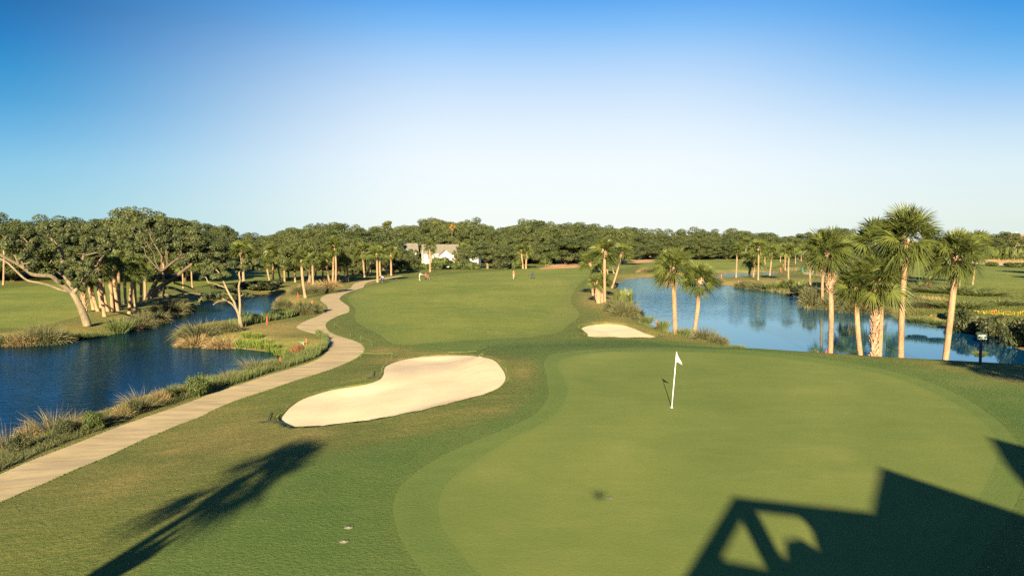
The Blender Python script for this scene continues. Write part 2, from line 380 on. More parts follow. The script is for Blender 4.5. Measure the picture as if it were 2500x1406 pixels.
m, t, b = new_mat('path concrete'); P = pos(t)
n1 = noise(t, P, 0.35, 6, 0.65, 0.3, 0.7); n2 = noise(t, P, 14, 6, 0.75, 0.3, 0.7); n3 = noise(t, pos(t, (0.35, 1.6, 1), rot=-0.5), 0.8, 6, 0.7, 0.42, 0.72)
c = mixc(t, n1, (0.40, 0.31, 0.155), (0.53, 0.42, 0.228)); c = mixc(t, mth(t, 'MULTIPLY', n3, 0.9), c, (0.25, 0.205, 0.145))
c = mixc(t, mth(t, 'MULTIPLY', n2, 0.22), c, (0.22, 0.18, 0.12))
st = noise(t, pos(t, (0.3, 1.3, 1), rot=-0.7), 0.5, 5, 0.6, 0.62, 0.8); c = mixc(t, mth(t, 'MULTIPLY', st, 0.5), c, (0.40, 0.24, 0.12))
jt = attr(t, 'joint'); jf = mth(t, 'LESS_THAN', mth(t, 'ABSOLUTE', mth(t, 'SUBTRACT', mth(t, 'FRACT', mth(t, 'MULTIPLY', jt, 1 / 3.6)), 0.5)), 0.009)
c = mixc(t, mth(t, 'MULTIPLY', jf, 0.55), c, (0.14, 0.11, 0.08))
t.links.new(c, b.inputs['Base Color']); b.inputs['Roughness'].default_value = 0.92; bump(t, b, n2, 0.15, 0.02); M['path'] = m

def water_mat(name, deep, s1, s2, strength, lee=None, tint=(.4, .7, 1.0), ior=1.36):
    m, t, b = new_mat(name)
    P = pos(t, (0.55, 1.0, 1), rot=0.15)
    n1 = N(t, 'ShaderNodeTexNoise'); n1.inputs['Scale'].default_value = s1; n1.inputs['Detail'].default_value = 3; t.links.new(P, n1.inputs['Vector'])
    n2 = N(t, 'ShaderNodeTexNoise'); n2.inputs['Scale'].default_value = s2; n2.inputs['Detail'].default_value = 2; t.links.new(P, n2.inputs['Vector'])
    gust = noise(t, pos(t, (0.6, 1, 1)), 0.045, 3, 0.5, 0.35, 0.62)
    h = mth(t, 'ADD', n1.outputs[0], mth(t, 'MULTIPLY', n2.outputs[0], 0.45))
    if lee:   # calmer water in the shelter of the near bank
        sx = N(t, 'ShaderNodeSeparateXYZ'); g_ = N(t, 'ShaderNodeNewGeometry'); t.links.new(g_.outputs['Position'], sx.inputs[0])
        q = mth(t, 'ADD', sx.outputs['Y'], mth(t, 'MULTIPLY', sx.outputs['X'], -0.55))
        mr = N(t, 'ShaderNodeMapRange', interpolation_type='SMOOTHSTEP'); mr.inputs[1].default_value = lee[0]; mr.inputs[2].default_value = lee[1]; mr.inputs[3].default_value = 0.05
        t.links.new(q, mr.inputs[0]); gust = mth(t, 'MULTIPLY', mth(t, 'ADD', 0.45, gust), mr.outputs[0])
    bn = N(t, 'ShaderNodeBump'); bn.inputs['Distance'].default_value = 0.22
    t.links.new(mth(t, 'MULTIPLY', mth(t, 'ADD', 0.015 if lee else 0.25, gust), strength), bn.inputs['Strength'])
    t.links.new(h, bn.inputs['Height'])
    # blue body under a mirror tinted to paint the reflected sky bluer
    out = [n for n in t.nodes if n.type == 'OUTPUT_MATERIAL'][0]; t.nodes.remove(b)
    df = N(t, 'ShaderNodeBsdfDiffuse'); df.inputs['Color'].default_value = (*deep, 1)
    gl_ = N(t, 'ShaderNodeBsdfGlossy'); gl_.inputs['Color'].default_value = (*tint, 1); gl_.inputs['Roughness'].default_value = 0.03
    fr = N(t, 'ShaderNodeFresnel'); fr.inputs['IOR'].default_value = ior
    for q in (gl_, fr): t.links.new(bn.outputs[0], q.inputs['Normal'])
    mx = N(t, 'ShaderNodeMixShader'); t.links.new(fr.outputs[0], mx.inputs[0]); t.links.new(df.outputs[0], mx.inputs[1]); t.links.new(gl_.outputs[0], mx.inputs[2]); t.links.new(mx.outputs[0], out.inputs[0])
    return m
M['water_l'] = water_mat('left pond water', (0.002, 0.015, 0.032), 2.4, 6.5, 0.22, None, (.34, .59, .77))
M['water_r'] = water_mat('right pond water', (0.003, 0.045, 0.125), 1.3, 3.4, 0.30, (60, 104), (.60, .90, 1.0), 1.6)

def leaf_mat(name, lo, hi, trans=0.25, rough=0.55, alt=None):
    m, t, b = new_mat(name)
    oi = N(t, 'ShaderNodeObjectInfo')
    c = mixc(t, attr(t), lo, hi)
    if alt: c = mixc(t, mth(t, 'MULTIPLY', oi.outputs['Random'], 0.6), c, alt)
    t.links.new(c, b.inputs['Base Color']); b.inputs['Roughness'].default_value = rough; b.inputs['Specular IOR Level'].default_value = 0.3
    tr = N(t, 'ShaderNodeBsdfTranslucent'); t.links.new(c, tr.inputs[0])
    mx = N(t, 'ShaderNodeMixShader'); mx.inputs[0].default_value = trans
    out = [n for n in t.nodes if n.type == 'OUTPUT_MATERIAL'][0]
    t.links.new(b.outputs[0], mx.inputs[1]); t.links.new(tr.outputs[0], mx.inputs[2]); t.links.new(mx.outputs[0], out.inputs[0])
    return m
M['oak'] = leaf_mat('live oak leaves', (0.022, 0.036, 0.013), (0.084, 0.106, 0.034), 0.15, 0.6, (0.088, 0.100, 0.028))
M['oak_near'] = leaf_mat('near oak leaves', (0.020, 0.031, 0.011), (0.078, 0.092, 0.031), 0.15, 0.55)
M['palm'] = leaf_mat('palm fronds', (0.030, 0.052, 0.015), (0.150, 0.168, 0.040), 0.2, 0.42)
M['shrub'] = leaf_mat('shrub leaves', (0.028, 0.045, 0.012), (0.10, 0.125, 0.03), 0.2, 0.55, (0.06, 0.085, 0.02))
M['darkshrub'] = leaf_mat('dark bank shrub leaves', (0.018, 0.028, 0.010), (0.075, 0.082, 0.030), 0.2, 0.55)
M['redshrub'] = leaf_mat('rust shrub leaves', (0.10, 0.045, 0.02), (0.26, 0.12, 0.05), 0.2, 0.6)
M['autumn'] = leaf_mat('orange leaves', (0.22, 0.09, 0.015), (0.42, 0.20, 0.03), 0.2, 0.6)
M['reed'] = leaf_mat('marsh grass blades', (0.045, 0.060, 0.024), (0.205, 0.172, 0.078), 0.2, 0.6)
M['reed_green'] = leaf_mat('green reed blades', (0.045, 0.075, 0.022), (0.17, 0.19, 0.06), 0.25, 0.6)
M['reed_dry'] = leaf_mat('straw reed blades', (0.12, 0.082, 0.034), (0.36, 0.26, 0.12), 0.2, 0.7)
M['cattail'] = leaf_mat('bright cattail blades', (0.06, 0.10, 0.016), (0.21, 0.25, 0.05), 0.3, 0.5)
M['marsh'] = leaf_mat('marsh meadow blades', (0.040, 0.062, 0.014), (0.125, 0.135, 0.032), 0.25, 0.6)
M['yellow'] = leaf_mat('yellow flowers', (0.40, 0.26, 0.02), (0.75, 0.50, 0.03), 0.2, 0.6)
def bark_mat(name, lo, hi, rings=0.0, sc=5.0):
    m, t, b = new_mat(name); P = pos(t, (1, 1, 0.45), obj=True)
    n1 = noise(t, P, sc, 6, 0.7, 0.3, 0.7); n0 = noise(t, P, 0.9, 3, 0.6, 0.35, 0.65)
    h = n1; c = mixc(t, mth(t, 'ADD', mth(t, 'MULTIPLY', n1, 0.6), mth(t, 'MULTIPLY', n0, 0.4)), lo, hi)
    if rings:
        w = N(t, 'ShaderNodeTexWave', wave_type='BANDS', bands_direction='Z'); w.inputs['Scale'].default_value = rings; w.inputs['Distortion'].default_value = 2.5; w.inputs['Detail'].default_value = 3
        t.links.new(pos(t, obj=True), w.inputs['Vector'])
        c = mixc(t, mth(t, 'MULTIPLY', mth(t, 'POWER', w.outputs['Fac'], 3.0), 0.35), c, tuple(k * 0.5 for k in lo)); h = mth(t, 'ADD', n1, mth(t, 'MULTIPLY', w.outputs['Fac'], -0.6))
    t.links.new(c, b.inputs['Base Color']); b.inputs['Roughness'].default_value = 0.9; b.inputs['Specular IOR Level'].default_value = 0.15
    bump(t, b, h, 0.6, 0.05); return m
M['palmbark'] = bark_mat('palm trunk', (0.155, 0.098, 0.056), (0.42, 0.285, 0.168), 2.2, 7)
M['boots'] = bark_mat('palm leaf bases', (0.20, 0.115, 0.07), (0.56, 0.37, 0.25), 0, 6)
M['oakbark'] = bark_mat('oak bark', (0.07, 0.056, 0.040), (0.24, 0.195, 0.125), 0, 8)
M['darkbark'] = bark_mat('dark oak bark', (0.05, 0.04, 0.03), (0.16, 0.125, 0.085), 0, 8)
M['palebark'] = bark_mat('pale grey bark', (0.12, 0.095, 0.060), (0.30, 0.245, 0.155), 0, 8)
M['white'] = plain('white paint', (0.80, 0.78, 0.74), 0.5)
M['flag'] = plain('white flag cloth', (0.84, 0.83, 0.80), 0.8, 0.1, 0.05)
M['cup'] = plain('painted cup shade', (0.015, 0.015, 0.013), 0.8)
M['red'] = plain('red paint', (0.62, 0.035, 0.03), 0.5)
M['orange'] = plain('orange red paint', (0.62, 0.12, 0.04), 0.5)
M['ropegreen'] = plain('green post paint', (0.05, 0.10, 0.05), 0.6)
M['rope'] = plain('yellow green rope', (0.20, 0.23, 0.06), 0.8)
M['dark'] = plain('dark metal', (0.03, 0.03, 0.035), 0.45)
M['bluegrey'] = plain('dark blue post paint', (0.025, 0.035, 0.07), 0.6)
M['signboard'] = plain('dark green sign board', (0.035, 0.07, 0.055), 0.6)
M['grey'] = plain('grey plastic', (0.32, 0.33, 0.30), 0.6)
M['palegrey'] = plain('pale concrete ring', (0.15, 0.15, 0.10), 0.9, 0.1, 0.3, 12)
M['greenbox'] = plain('faded green plastic', (0.14, 0.20, 0.13), 0.6)
M['teal'] = plain('teal green paint', (0.02, 0.13, 0.11), 0.5)
M['tyre'] = plain('black rubber', (0.018, 0.018, 0.018), 0.85)
M['redcloth'] = plain('red nylon', (0.55, 0.04, 0.06), 0.6)
M['navy'] = plain('navy nylon', (0.03, 0.04, 0.09), 0.6)
M['steel'] = plain('brushed steel', (0.55, 0.55, 0.55), 0.35, 0.5, 0.1, 6, 0.8)
M['skin'] = plain('skin', (0.50, 0.29, 0.20), 0.6)
M['hair'] = plain('brown hair', (0.06, 0.035, 0.02), 0.7)
M['shirt_red'] = plain('orange red shirt', (0.60, 0.09, 0.05), 0.8)
M['shirt_white'] = plain('white shirt', (0.74, 0.70, 0.74), 0.8)
M['shirt_cream'] = plain('cream shirt', (0.66, 0.62, 0.48), 0.8)
M['khaki'] = plain('khaki cloth', (0.50, 0.40, 0.24), 0.8)
M['darkcloth'] = plain('dark cloth', (0.03, 0.03, 0.05), 0.8)
M['siding'] = plain('white siding', (0.58, 0.55, 0.50), 0.7, 0.2, 0.08, 1.5)
M['tansiding'] = plain('tan stucco', (0.60, 0.46, 0.32), 0.8, 0.2, 0.1, 1.0)
M['shingle'] = plain('brown grey shingles', (0.17, 0.155, 0.125), 0.9, 0.1, 0.3, 3.0)
M['tileroof'] = plain('brown roof tiles', (0.24, 0.15, 0.10), 0.9, 0.1, 0.25, 3.0)
M['glass'] = plain('window glass', (0.06, 0.07, 0.07), 0.12, 0.5, 0.2, 2.0)
M['timber'] = plain('clubhouse timber', (0.30, 0.22, 0.14), 0.8)
M['stone'] = plain('clubhouse stucco', (0.55, 0.47, 0.36), 0.85)

# ------------------------------------------------------------------ ground: one triangulation, split along every edge the place has
def build_ground():
    ang = np.concatenate([np.arange(-56, 56.01, 0.55), np.arange(62, 304, 7.0)])
    rad = [3.0]
    while rad[-1] < 7000:
        r = rad[-1]; rad.append(r + max(0.55, r * (0.021 if r < 420 else 0.09)))
    rad = np.array(rad)
    A, R = np.meshgrid(np.radians(ang), rad); jit = RS.uniform(-0.2, 0.2, R.shape)
    R2 = R * (1 + 0.018 * jit)
    X = (R2 * np.sin(A)).ravel(); Y = (R2 * np.cos(A)).ravel()
    keepb = (np.abs(((np.degrees(A).ravel() + 180) % 360) - 180) < 58) | (np.arange(len(X)) // len(ang) % 3 == 0)
    X, Y = X[keepb], Y[keepb]
    loops = []
    polys = dict(POND_L=POND_L, POND_R=POND_R, POND_F=POND_F, PATH=PATH, BUNK=BUNK, BUNK2=BUNK2, GREEN=GREEN, FRINGE=FRINGE, COLLAR=COLLAR,
                 FAIR=FAIR, FAIR_R=FAIR_R, FAIR_L=FAIR_L, FAIR_F=FAIR_F, STRAW=STRAW, SANDR=SANDR, CARTR=CARTR)
    # inner ring of each bunker: foot of the turf lip
    def inset(P, d):
        n = len(P); a = 0.5 * np.sum(P[:, 0] * np.roll(P[:, 1], -1) - np.roll(P[:, 0], -1) * P[:, 1]); T = np.roll(P, -1, 0) - np.roll(P, 1, 0)
        T /= np.linalg.norm(T, axis=1)[:, None] + 1e-9; Nn = np.stack([-T[:, 1], T[:, 0]], 1) * (1 if a > 0 else -1); return P + Nn * d
    B1 = inset(BUNK, 0.15); B2 = inset(BUNK2, 0.28)
    keep = np.ones(len(X), bool)
    V = []; E = []
    for P in list(polys.values()) + [B1, B2]:
        s = len(V); n = len(P)
        V += [tuple(p) for p in P]; E += [(s + i, s + (i + 1) % n) for i in range(n)]
        keep &= np.abs(sdf(P, X, Y)) > 0.12
    # extra rings so that banks and bowls have shape
    ex = []
    for P, ds in ((POND_L, (0.8, 1.8, 3.2, -1.2)), (POND_R, (0.9, 2.0, 3.6, -1.5)), (BUNK, (-0.6, -1.2, -2.0, 0.4, 0.9)), (GREEN, (.5, -.5, 1.1, -1.1)), (FRINGE, (.6, -.6, 1.3, -1.3)), (COLLAR, (1.0, -1.0, 2.2, -2.2))):
        for d in ds: ex.append(inset(P, -d))
    ex = np.concatenate(ex); ok = np.ones(len(ex), bool)
    for P in list(polys.values()) + [B1, B2]: ok &= np.abs(sdf(P, ex[:, 0], ex[:, 1])) > 0.12
    ex = ex[ok]
    ins = [Vector((float(a), float(b_))) for a, b_ in V] + [Vector((float(a), float(b_))) for a, b_ in zip(X[keep], Y[keep])] + [Vector((float(a), float(b_))) for a, b_ in ex]
    ins.append(Vector((0, 0)))
    vo, eo, fo, *_ = delaunay_2d_cdt(ins, E, [], 0, 1e-4)
    V2 = np.array([(v.x, v.y) for v in vo]); T = np.array([tuple(f) for f in fo if len(f) == 3], int)
    C = V2[T].mean(1); cx, cy = C[:, 0], C[:, 1]
    Z = hland(V2[:, 0], V2[:, 1])
    I = {k: inside(P, cx, cy) for k, P in polys.items()}
    I['B1'] = inside(B1, cx, cy); I['B2'] = inside(B2, cx, cy)
    reg = np.zeros(len(T), int)
    order = [(FAIR, 'FAIR', 1), (0, 'FAIR_R', 2), (0, 'FAIR_L', 3), (0, 'FAIR_F', 4), (0, 'STRAW', 10), (0, 'SANDR', 11), (0, 'COLLAR', 5), (0, 'FRINGE', 6), (0, 'GREEN', 7),
             (0, 'CARTR', 13), (0, 'PATH', 8), (0, 'B1', 9), (0, 'B2', 12)]
    for _, k, r in order: reg[I[k]] = r
    reg[(I['BUNK'] & ~I['B1']) | (I['BUNK2'] & ~I['B2'])] = 0
    reg[I['POND_L'] | I['POND_R'] | I['POND_F']] = 0
    # where the turf is naturally straw-coloured, and where mulch lies under plants
    dry = np.zeros(len(V2)); mulch = np.zeros(len(V2))
    def blob(a, px, py, rx, ry, s):
        c = gp(px, py); e1 = gp(px + rx, py); e2 = gp(px, py - ry)
        lx = abs(e1.x - c.x) + 1e-3; ly = abs(e2.y - c.y) + 1e-3
        # follow the line of sight so that patches keep their outline on the land
        xx = V2[:, 0] - c.x * V2[:, 1] / c.y
        a[:] = np.maximum(a, s * np.exp(-(xx / lx) ** 2 - ((V2[:, 1] - c.y) / ly) ** 2) * (V2[:, 1] > 2))
    for q in [(640,806,110,14,0.95),(700,795,70,12,0.8),(770,840,35,12,0.8),(560,828,60,10,0.4),(720,730,60,10,0.7),(780,700,120,8,0.8),(880,690,40,6,0.6),
              (1450,735,50,18,0.9),(1430,715,40,8,0.6),(1510,760,25,14,0.7),(1800,690,60,9,1.0),(1900,687,110,7,1.0),(2020,700,60,8,0.6),(2230,752,50,12,1.0),(2290,768,40,8,0.9),
              (2090,745,60,14,0.9),(1620,672,80,5,0.8),(1990,650,40,5,0.4),(520,1010,120,25,0.35),(560,1070,150,40,0.55),(300,1170,140,40,0.40),(980,880,60,10,0.8),
              (1080,864,90,5,0.7),(1490,784,60,5,0.8),(1280,905,25,20,0.55),(1300,890,25,14,0.4),(1200,1000,60,12,0.4),(940,855,50,8,0.6),(2450,925,90,16,0.6),(2300,900,60,8,0.4),
              (250,770,120,20,0.35),(180,800,100,14,0.5),(870,722,30,5,0.6),(1400,760,40,20,0.3),(1360,690,60,10,0.25),(750,1060,60,20,0.5)]:
        blob(dry, *q)
    dpl = sdf(POND_L, V2[:, 0], V2[:, 1]); dpr = sdf(POND_R, V2[:, 0], V2[:, 1]); dpf = sdf(POND_F, V2[:, 0], V2[:, 1])
    dry = np.maximum(dry, 0.5 * np.exp(-((np.minimum(np.minimum(dpl, dpr), dpf) - 3.0) / 1.6) ** 2) * (V2[:, 1] > 45))
    near = (V2[:, 1] < 52) & (V2[:, 0] < 0)
    mulch = np.where(near, np.exp(-((np.clip(dpl - 0.2, 0, 9)) / 3.2) ** 2 * 0.9) * (dpl > -1) * 0.75, 0)
    mulch = np.maximum(mulch, np.where(dpl < 0.3, 1, 0)); mulch = np.maximum(mulch, np.where(np.minimum(dpr, dpf) < 0.35, 0.8, 0))
    # running length along the path for its joints
    mid = smooth_poly([((gp(*a)[0] + gp(*b_)[0]) / 2, (gp(*a)[1] + gp(*b_)[1]) / 2) for a, b_ in
        zip([(-500,1420),(0,1156),(280,1044),(534,954),(702,902),(797,860),(803,846),(776,818),(729,793),(779,770),(800,753),(782,730),(815,715),(860,697),(925,680)],
            [(-500,1520),(0,1227),(260,1116),(518,1003),(728,927),(863,878),(882,840),(833,822),(796,789),(833,768),(853,755),(829,730),(839,719),(890,695),(922,684)])], 1.0, False)
    s_ = np.concatenate([[0], np.cumsum(np.linalg.norm(np.diff(mid, axis=0), axis=1))])
    joint = np.zeros(len(V2)); pm = np.where(sdf(PATH, V2[:, 0], V2[:, 1]) < 0.5)[0]
    if len(pm):
        best = np.full(len(pm), 1e9)
        for i in range(len(mid) - 1):
            a, b_ = mid[i], mid[i + 1]; d = b_ - a; L = d @ d
            tt = np.clip(((V2[pm, 0] - a[0]) * d[0] + (V2[pm, 1] - a[1]) * d[1]) / L, 0, 1)
            q = np.hypot(V2[pm, 0] - a[0] - tt * d[0], V2[pm, 1] - a[1] - tt * d[1]); w = q < best
            best[w] = q[w]; joint[pm[w]] = (s_[i] + tt * math.sqrt(L))[w]
    seam = np.zeros(len(V2))
    for P, w in ((GREEN, .22), (FRINGE, .25), (COLLAR, .7), (FAIR, 2.2)):
        seam = np.maximum(seam, np.exp(-(sdf(P, V2[:, 0], V2[:, 1]) / w) ** 2))
    def out(name, rids, mat, label=None):
        f = T[np.isin(reg, rids)]
        u, inv = np.unique(f, return_inverse=True); f = inv.reshape(-1, 3)
        me = bpy.data.meshes.new(name); me.from_pydata(np.column_stack([V2[u], Z[u]]).tolist(), [], f.tolist())
        for nm, a in (('dry', dry), ('mulch', mulch), ('joint', joint), ('seam', seam)):
            q = me.attributes.new(nm, 'FLOAT', 'POINT'); q.data.foreach_set('value', a[u].astype(np.float32))
        me.materials.append(mat); me.polygons.foreach_set('use_smooth', np.ones(len(f), bool)); me.update()
        # faces look up
        if len(me.polygons) and me.polygons[0].normal.z < 0: me.flip_normals()
        o = link(bpy.data.objects.new(name, me)); tag(o, label, None, None, 'structure'); return o
    out('ground', [0], M['rough'], 'olive green rough turf with straw-coloured patches, banks and pond beds')
    out('fairway', [1], M['fairway'], 'broad mown fairway running from the green to the far trees')
    out('fairway', [2], M['fairway'], 'mown fairway beyond the pond on the right')
    out('fairway', [3], M['fairway'], 'mown fairway behind the palms on the left')
    out('fairway', [4], M['fairway'], 'strip of far fairway below the oaks behind the pond')
    out('green_surround', [5], M['collar'], 'darker mown turf apron around the putting green')
    out('green_fringe', [6], M['fringe'], 'light fringe band around the putting green')
    out('putting_green', [7], M['green'], 'smooth pale green putting surface with a flag in it')
    out('cart_path', [8], M['path'], 'winding beige concrete cart path beside the left pond')
    out('cart_path', [13], M['path'], 'short bend of pale cart path far behind the right pond')
    out('sand_bunker', [9], M['sand'], 'large kidney-shaped sand bunker left of the green')
    out('sand_bunker', [12], M['sand'], 'small sand bunker behind the green by the right pond')
    out('sandy_waste', [11], M['waste'], 'pale sandy waste area at the far right')
    out('pine_straw', [10], M['straw'], 'orange pine straw slope under the far oaks')
build_ground()
def build_water(name, P, mat, label):
    P2 = P.copy(); n = len(P); a = 0.5 * np.sum(P[:, 0] * np.roll(P[:, 1], -1) - np.roll(P[:, 0], -1) * P[:, 1])
    Tn = np.roll(P, -1, 0) - np.roll(P, 1, 0); Tn /= np.linalg.norm(Tn, axis=1)[:, None] + 1e-9
    P2 = P - np.stack([-Tn[:, 1], Tn[:, 0]], 1) * (1 if a > 0 else -1) * 0.25
    vo, eo, fo, *_ = delaunay_2d_cdt([Vector((float(p[0]), float(p[1]))) for p in P2], [(i, (i + 1) % n) for i in range(n)], [], 1, 1e-4)
    me = bpy.data.meshes.new(name); me.from_pydata([(v.x, v.y, ZW + 0.012) for v in vo], [], [tuple(f) for f in fo]); me.materials.append(mat); me.update()
    if len(me.polygons) and me.polygons[0].normal.z < 0: me.flip_normals()
    tag(link(bpy.data.objects.new(name, me)), label, None, None, 'structure')
build_water('pond_water', POND_L, M['water_l'], 'dark blue water of the left pond')
build_water('pond_water', POND_R, M['water_r'], 'bright blue water of the right pond')
build_water('pond_water', POND_F, M['water_r'], 'small blue pond far behind the right pond')
# ------------------------------------------------------------------ vegetation generators
def unit(v): return v / (np.linalg.norm(v, axis=-1, keepdims=True) + 1e-9)
def leaf_quads(C, Nn, L, Wd, rs):
    """rhombic leaf cards at C with normals Nn"""
    n = len(C); r = unit(rs.normal(size=(n, 3))); U = unit(np.cross(Nn, r)); Vv = np.cross(Nn, U)
    l = (L * rs.uniform(0.6, 1.35, n))[:, None]; w = (Wd * rs.uniform(0.6, 1.35, n))[:, None]
    Q = np.stack([C - U * l, C - Vv * w + U * l * 0.15, C + U * l, C + Vv * w - U * l * 0.1], 1)
    return Q.reshape(-1, 3)
def clumps(mb, centres, radii, per, L, Wd, rs, flat=0.7, tlo=0.15, thi=0.85, up=0.35):
    for c, r in zip(centres, radii):
        n = int(per * (r / np.mean(radii)) ** 2)
        d = unit(rs.normal(size=(n, 3))); d[:, 2] *= flat
        rr = r * rs.uniform(0.45, 1.08, n) ** 0.6
        C = np.array(c) + d * rr[:, None]
        Nn = unit(d + rs.normal(size=(n, 3)) * 0.55 + np.array([0, 0, up]))
        ct = rs.uniform(tlo, thi); t = np.clip(ct + rs.normal(size=n) * 0.16, 0, 1)
        mb.addq(leaf_quads(C, Nn, L, Wd, rs), 4, np.repeat(t, 4))
def limb_pts(a, b, rs, sag=0.1, k=5):
    a = np.array(a); b = np.array(b); Lg = np.linalg.norm(b - a); P = []
    for i in range(k + 1):
        t = i / k; p = a + (b - a) * t + np.array([0, 0, sag * Lg * math.sin(math.pi * t)])
        if 0 < i < k: p += rs.normal(size=3) * 0.05 * Lg
        P.append(p)
    return P
def oak_meshes(seed, leafmat, barkmat, H=14.0, R=7.0, ncl=46, per=200, L=0.30, Wd=0.17, bottom=0.22, clr=(1.5, 2.6), dens=1.0, limbs=11, flat=0.68, dome=1.0):
    rs = np.random.RandomState(seed); cr = MB(); tr = MB()
    ctr = np.array([0, 0, H * (bottom + (1 - bottom) * 0.36)]); vz = H - clr[0] * 0.7 - ctr[2]
    lob = rs.uniform(0, 6.28, 3); C = []; Rr = []
    for i in range(ncl):
        a = i * 2.39996 + rs.uniform(-.3, .3); u = rs.uniform(-0.55, 1.0) if i > 6 else rs.uniform(0.3, 1.0)
        s_ = math.sqrt(max(0, 1 - u * u)); k = rs.uniform(0.62, 1.0) ** 0.7
        rad = R * (1 + 0.16 * math.sin(2 * a + lob[0]) + 0.10 * math.sin(3 * a + lob[1]))
        z = u * (vz * dome if u > 0 else H * (1 - bottom) * 0.42)
        C.append(ctr + np.array([math.cos(a) * s_ * rad * k, math.sin(a) * s_ * rad * k, z * k])); Rr.append(rs.uniform(*clr))
    for i in range(ncl // 4):
        a = rs.uniform(0, 6.28); k = rs.uniform(0, .5); C.append(ctr + np.array([math.cos(a) * R * k, math.sin(a) * R * k, rs.uniform(-.15, .5) * vz])); Rr.append(rs.uniform(*clr) * 1.1)
    clumps(cr, C, Rr, per * dens, L, Wd, rs, flat)
    fork = np.array([rs.uniform(-.3, .3), rs.uniform(-.3, .3), H * bottom * 0.9])
    tr.tube([(0, 0, -0.3), (0.02, 0, 0.3), fork * 0.5 + np.array([0.1, 0, 0]), fork], [R*.075, R*.06, R*.05, R*.05], 9, 0.5)
    for i in range(limbs):
        c = C[int(i * ncl / limbs) % ncl]; P = limb_pts(fork, c, rs, 0.10)
        tr.tube(P, np.linspace(R * .032, R * .008, len(P)), 6, 0.5)
        q = C[rs.randint(ncl)]
        if np.linalg.norm(q - P[3]) < R: tr.tube(limb_pts(P[3], q, rs, 0.05, 3), np.linspace(R * .015, R * .005, 4), 5, 0.5)
    return cr.mesh('crown', leafmat), tr.mesh('trunk', barkmat, True)
def place_tree(name, cm, tm, loc, rz, sc, label, cat, group=None):
    root = empty(name, loc, rz); root.scale = sc
    tag(root, label, cat, group)
    for nm, me in (('trunk', tm), ('crown', cm)):
        if me: link(bpy.data.objects.new(nm, me), root)
    return root

# ---- palms
def fan(mb, base, direc, up, pet, leafL, nl, wdt, droop, rs, tint, seg=3):
    """one costapalmate frond: stalk, then narrow leaflets fanned around its tip"""
    D = unit(np.array(direc)); U = np.array(up) - D * np.dot(np.array(up), D); U = unit(U); Sd = np.cross(D, U)
    ro = rs.uniform(-1.15, 1.15); Sd, U = Sd * math.cos(ro) + U * math.sin(ro), U * math.cos(ro) - Sd * math.sin(ro)   # stalks twist, so blades face every way
    tip = np.array(base) + D * pet + np.array([0, 0, -0.10 * droop * pet])
    w = 0.022
    mb.add([base - Sd * w * 1.4, base + Sd * w * 1.4, tip + Sd * w, tip - Sd * w], [(0, 1, 2, 3)], min(1, tint + 0.25))
    V = []; T = []; Fc = []; n0 = 0
    for i in range(nl):
        f = i / (nl - 1) * 2 - 1; a = f * rs.uniform(1.55, 1.75)
        Lg = leafL * (1.0 - 0.38 * abs(f) ** 1.6) * rs.uniform(0.88, 1.08)
        d = D * math.cos(a) + Sd * math.sin(a) + U * (0.28 * abs(f) + rs.normal() * 0.07)
        d = unit(d); s_ = unit(np.cross(d, U + rs.normal(size=3) * 0.25)); p = tip + D * 0.05
        ws = [0.35 * wdt, wdt, 0.8 * wdt, 0.12 * wdt] if seg == 3 else [0.4 * wdt, wdt, 0.12 * wdt]
        st = len(V)
        for k in range(seg + 1):
            t = k / seg
            q = p + d * Lg * t + np.array([0, 0, -1.0]) * Lg * (0.10 + 0.34 * droop) * t ** 2.4
            V += [q - s_ * ws[k] * .5, q + s_ * ws[k] * .5]
            T += [np.clip(tint + (0.22 * (1 - t) if k else 0.28) + rs.normal() * 0.05, 0, 1)] * 2
        Fc += [(st + 2*k, st + 2*k + 1, st + 2*k + 3, st + 2*k + 2) for k in range(seg)]
    mb.add(V, Fc, T)
def palm_crown(seed, nf=42, nl=28, wdt=0.055, R=2.0, seg=3, low=-0.42):
    rs = np.random.RandomState(seed); mb = MB()
    for i in range(9):     # young short fronds fill the heart
        a = rs.uniform(0, 6.28); e = rs.uniform(.2, 1.4); d = np.array([math.cos(a) * math.cos(e), math.sin(a) * math.cos(e), math.sin(e)])
        fan(mb, np.array([0, 0, .1]), d, (0, 0, 1) if e < 1.1 else (-math.cos(a), -math.sin(a), .2), R * .18, R * .5, nl, wdt, .3, rs, rs.uniform(.1, .4), seg)
    for i in range(nf):
        f = (i + rs.uniform(0, .6)) / nf
        el = math.radians(86 - 86 * (1 - low) * f ** 0.9 + rs.uniform(-9, 9)) ; az = i * 2.39996 + rs.uniform(-.35, .35)
        d = np.array([math.cos(az) * math.cos(el), math.sin(az) * math.cos(el), math.sin(el)])
        b = d * 0.10 + np.array([0, 0, 0.25 - 0.35 * f])
        L = R * rs.uniform(0.86, 1.06) * (1.0 if f > .15 else 0.8)
        fan(mb, b, d, (0, 0, 1) if el < 1.2 else (math.cos(az + 3.14), math.sin(az + 3.14), 0.2), L * 0.40, L * 0.62, nl, wdt, 0.25 + 0.75 * f, rs,
            0.16 + rs.uniform(0, .34) + (0.12 if rs.uniform() < .12 else 0), seg)
    return mb
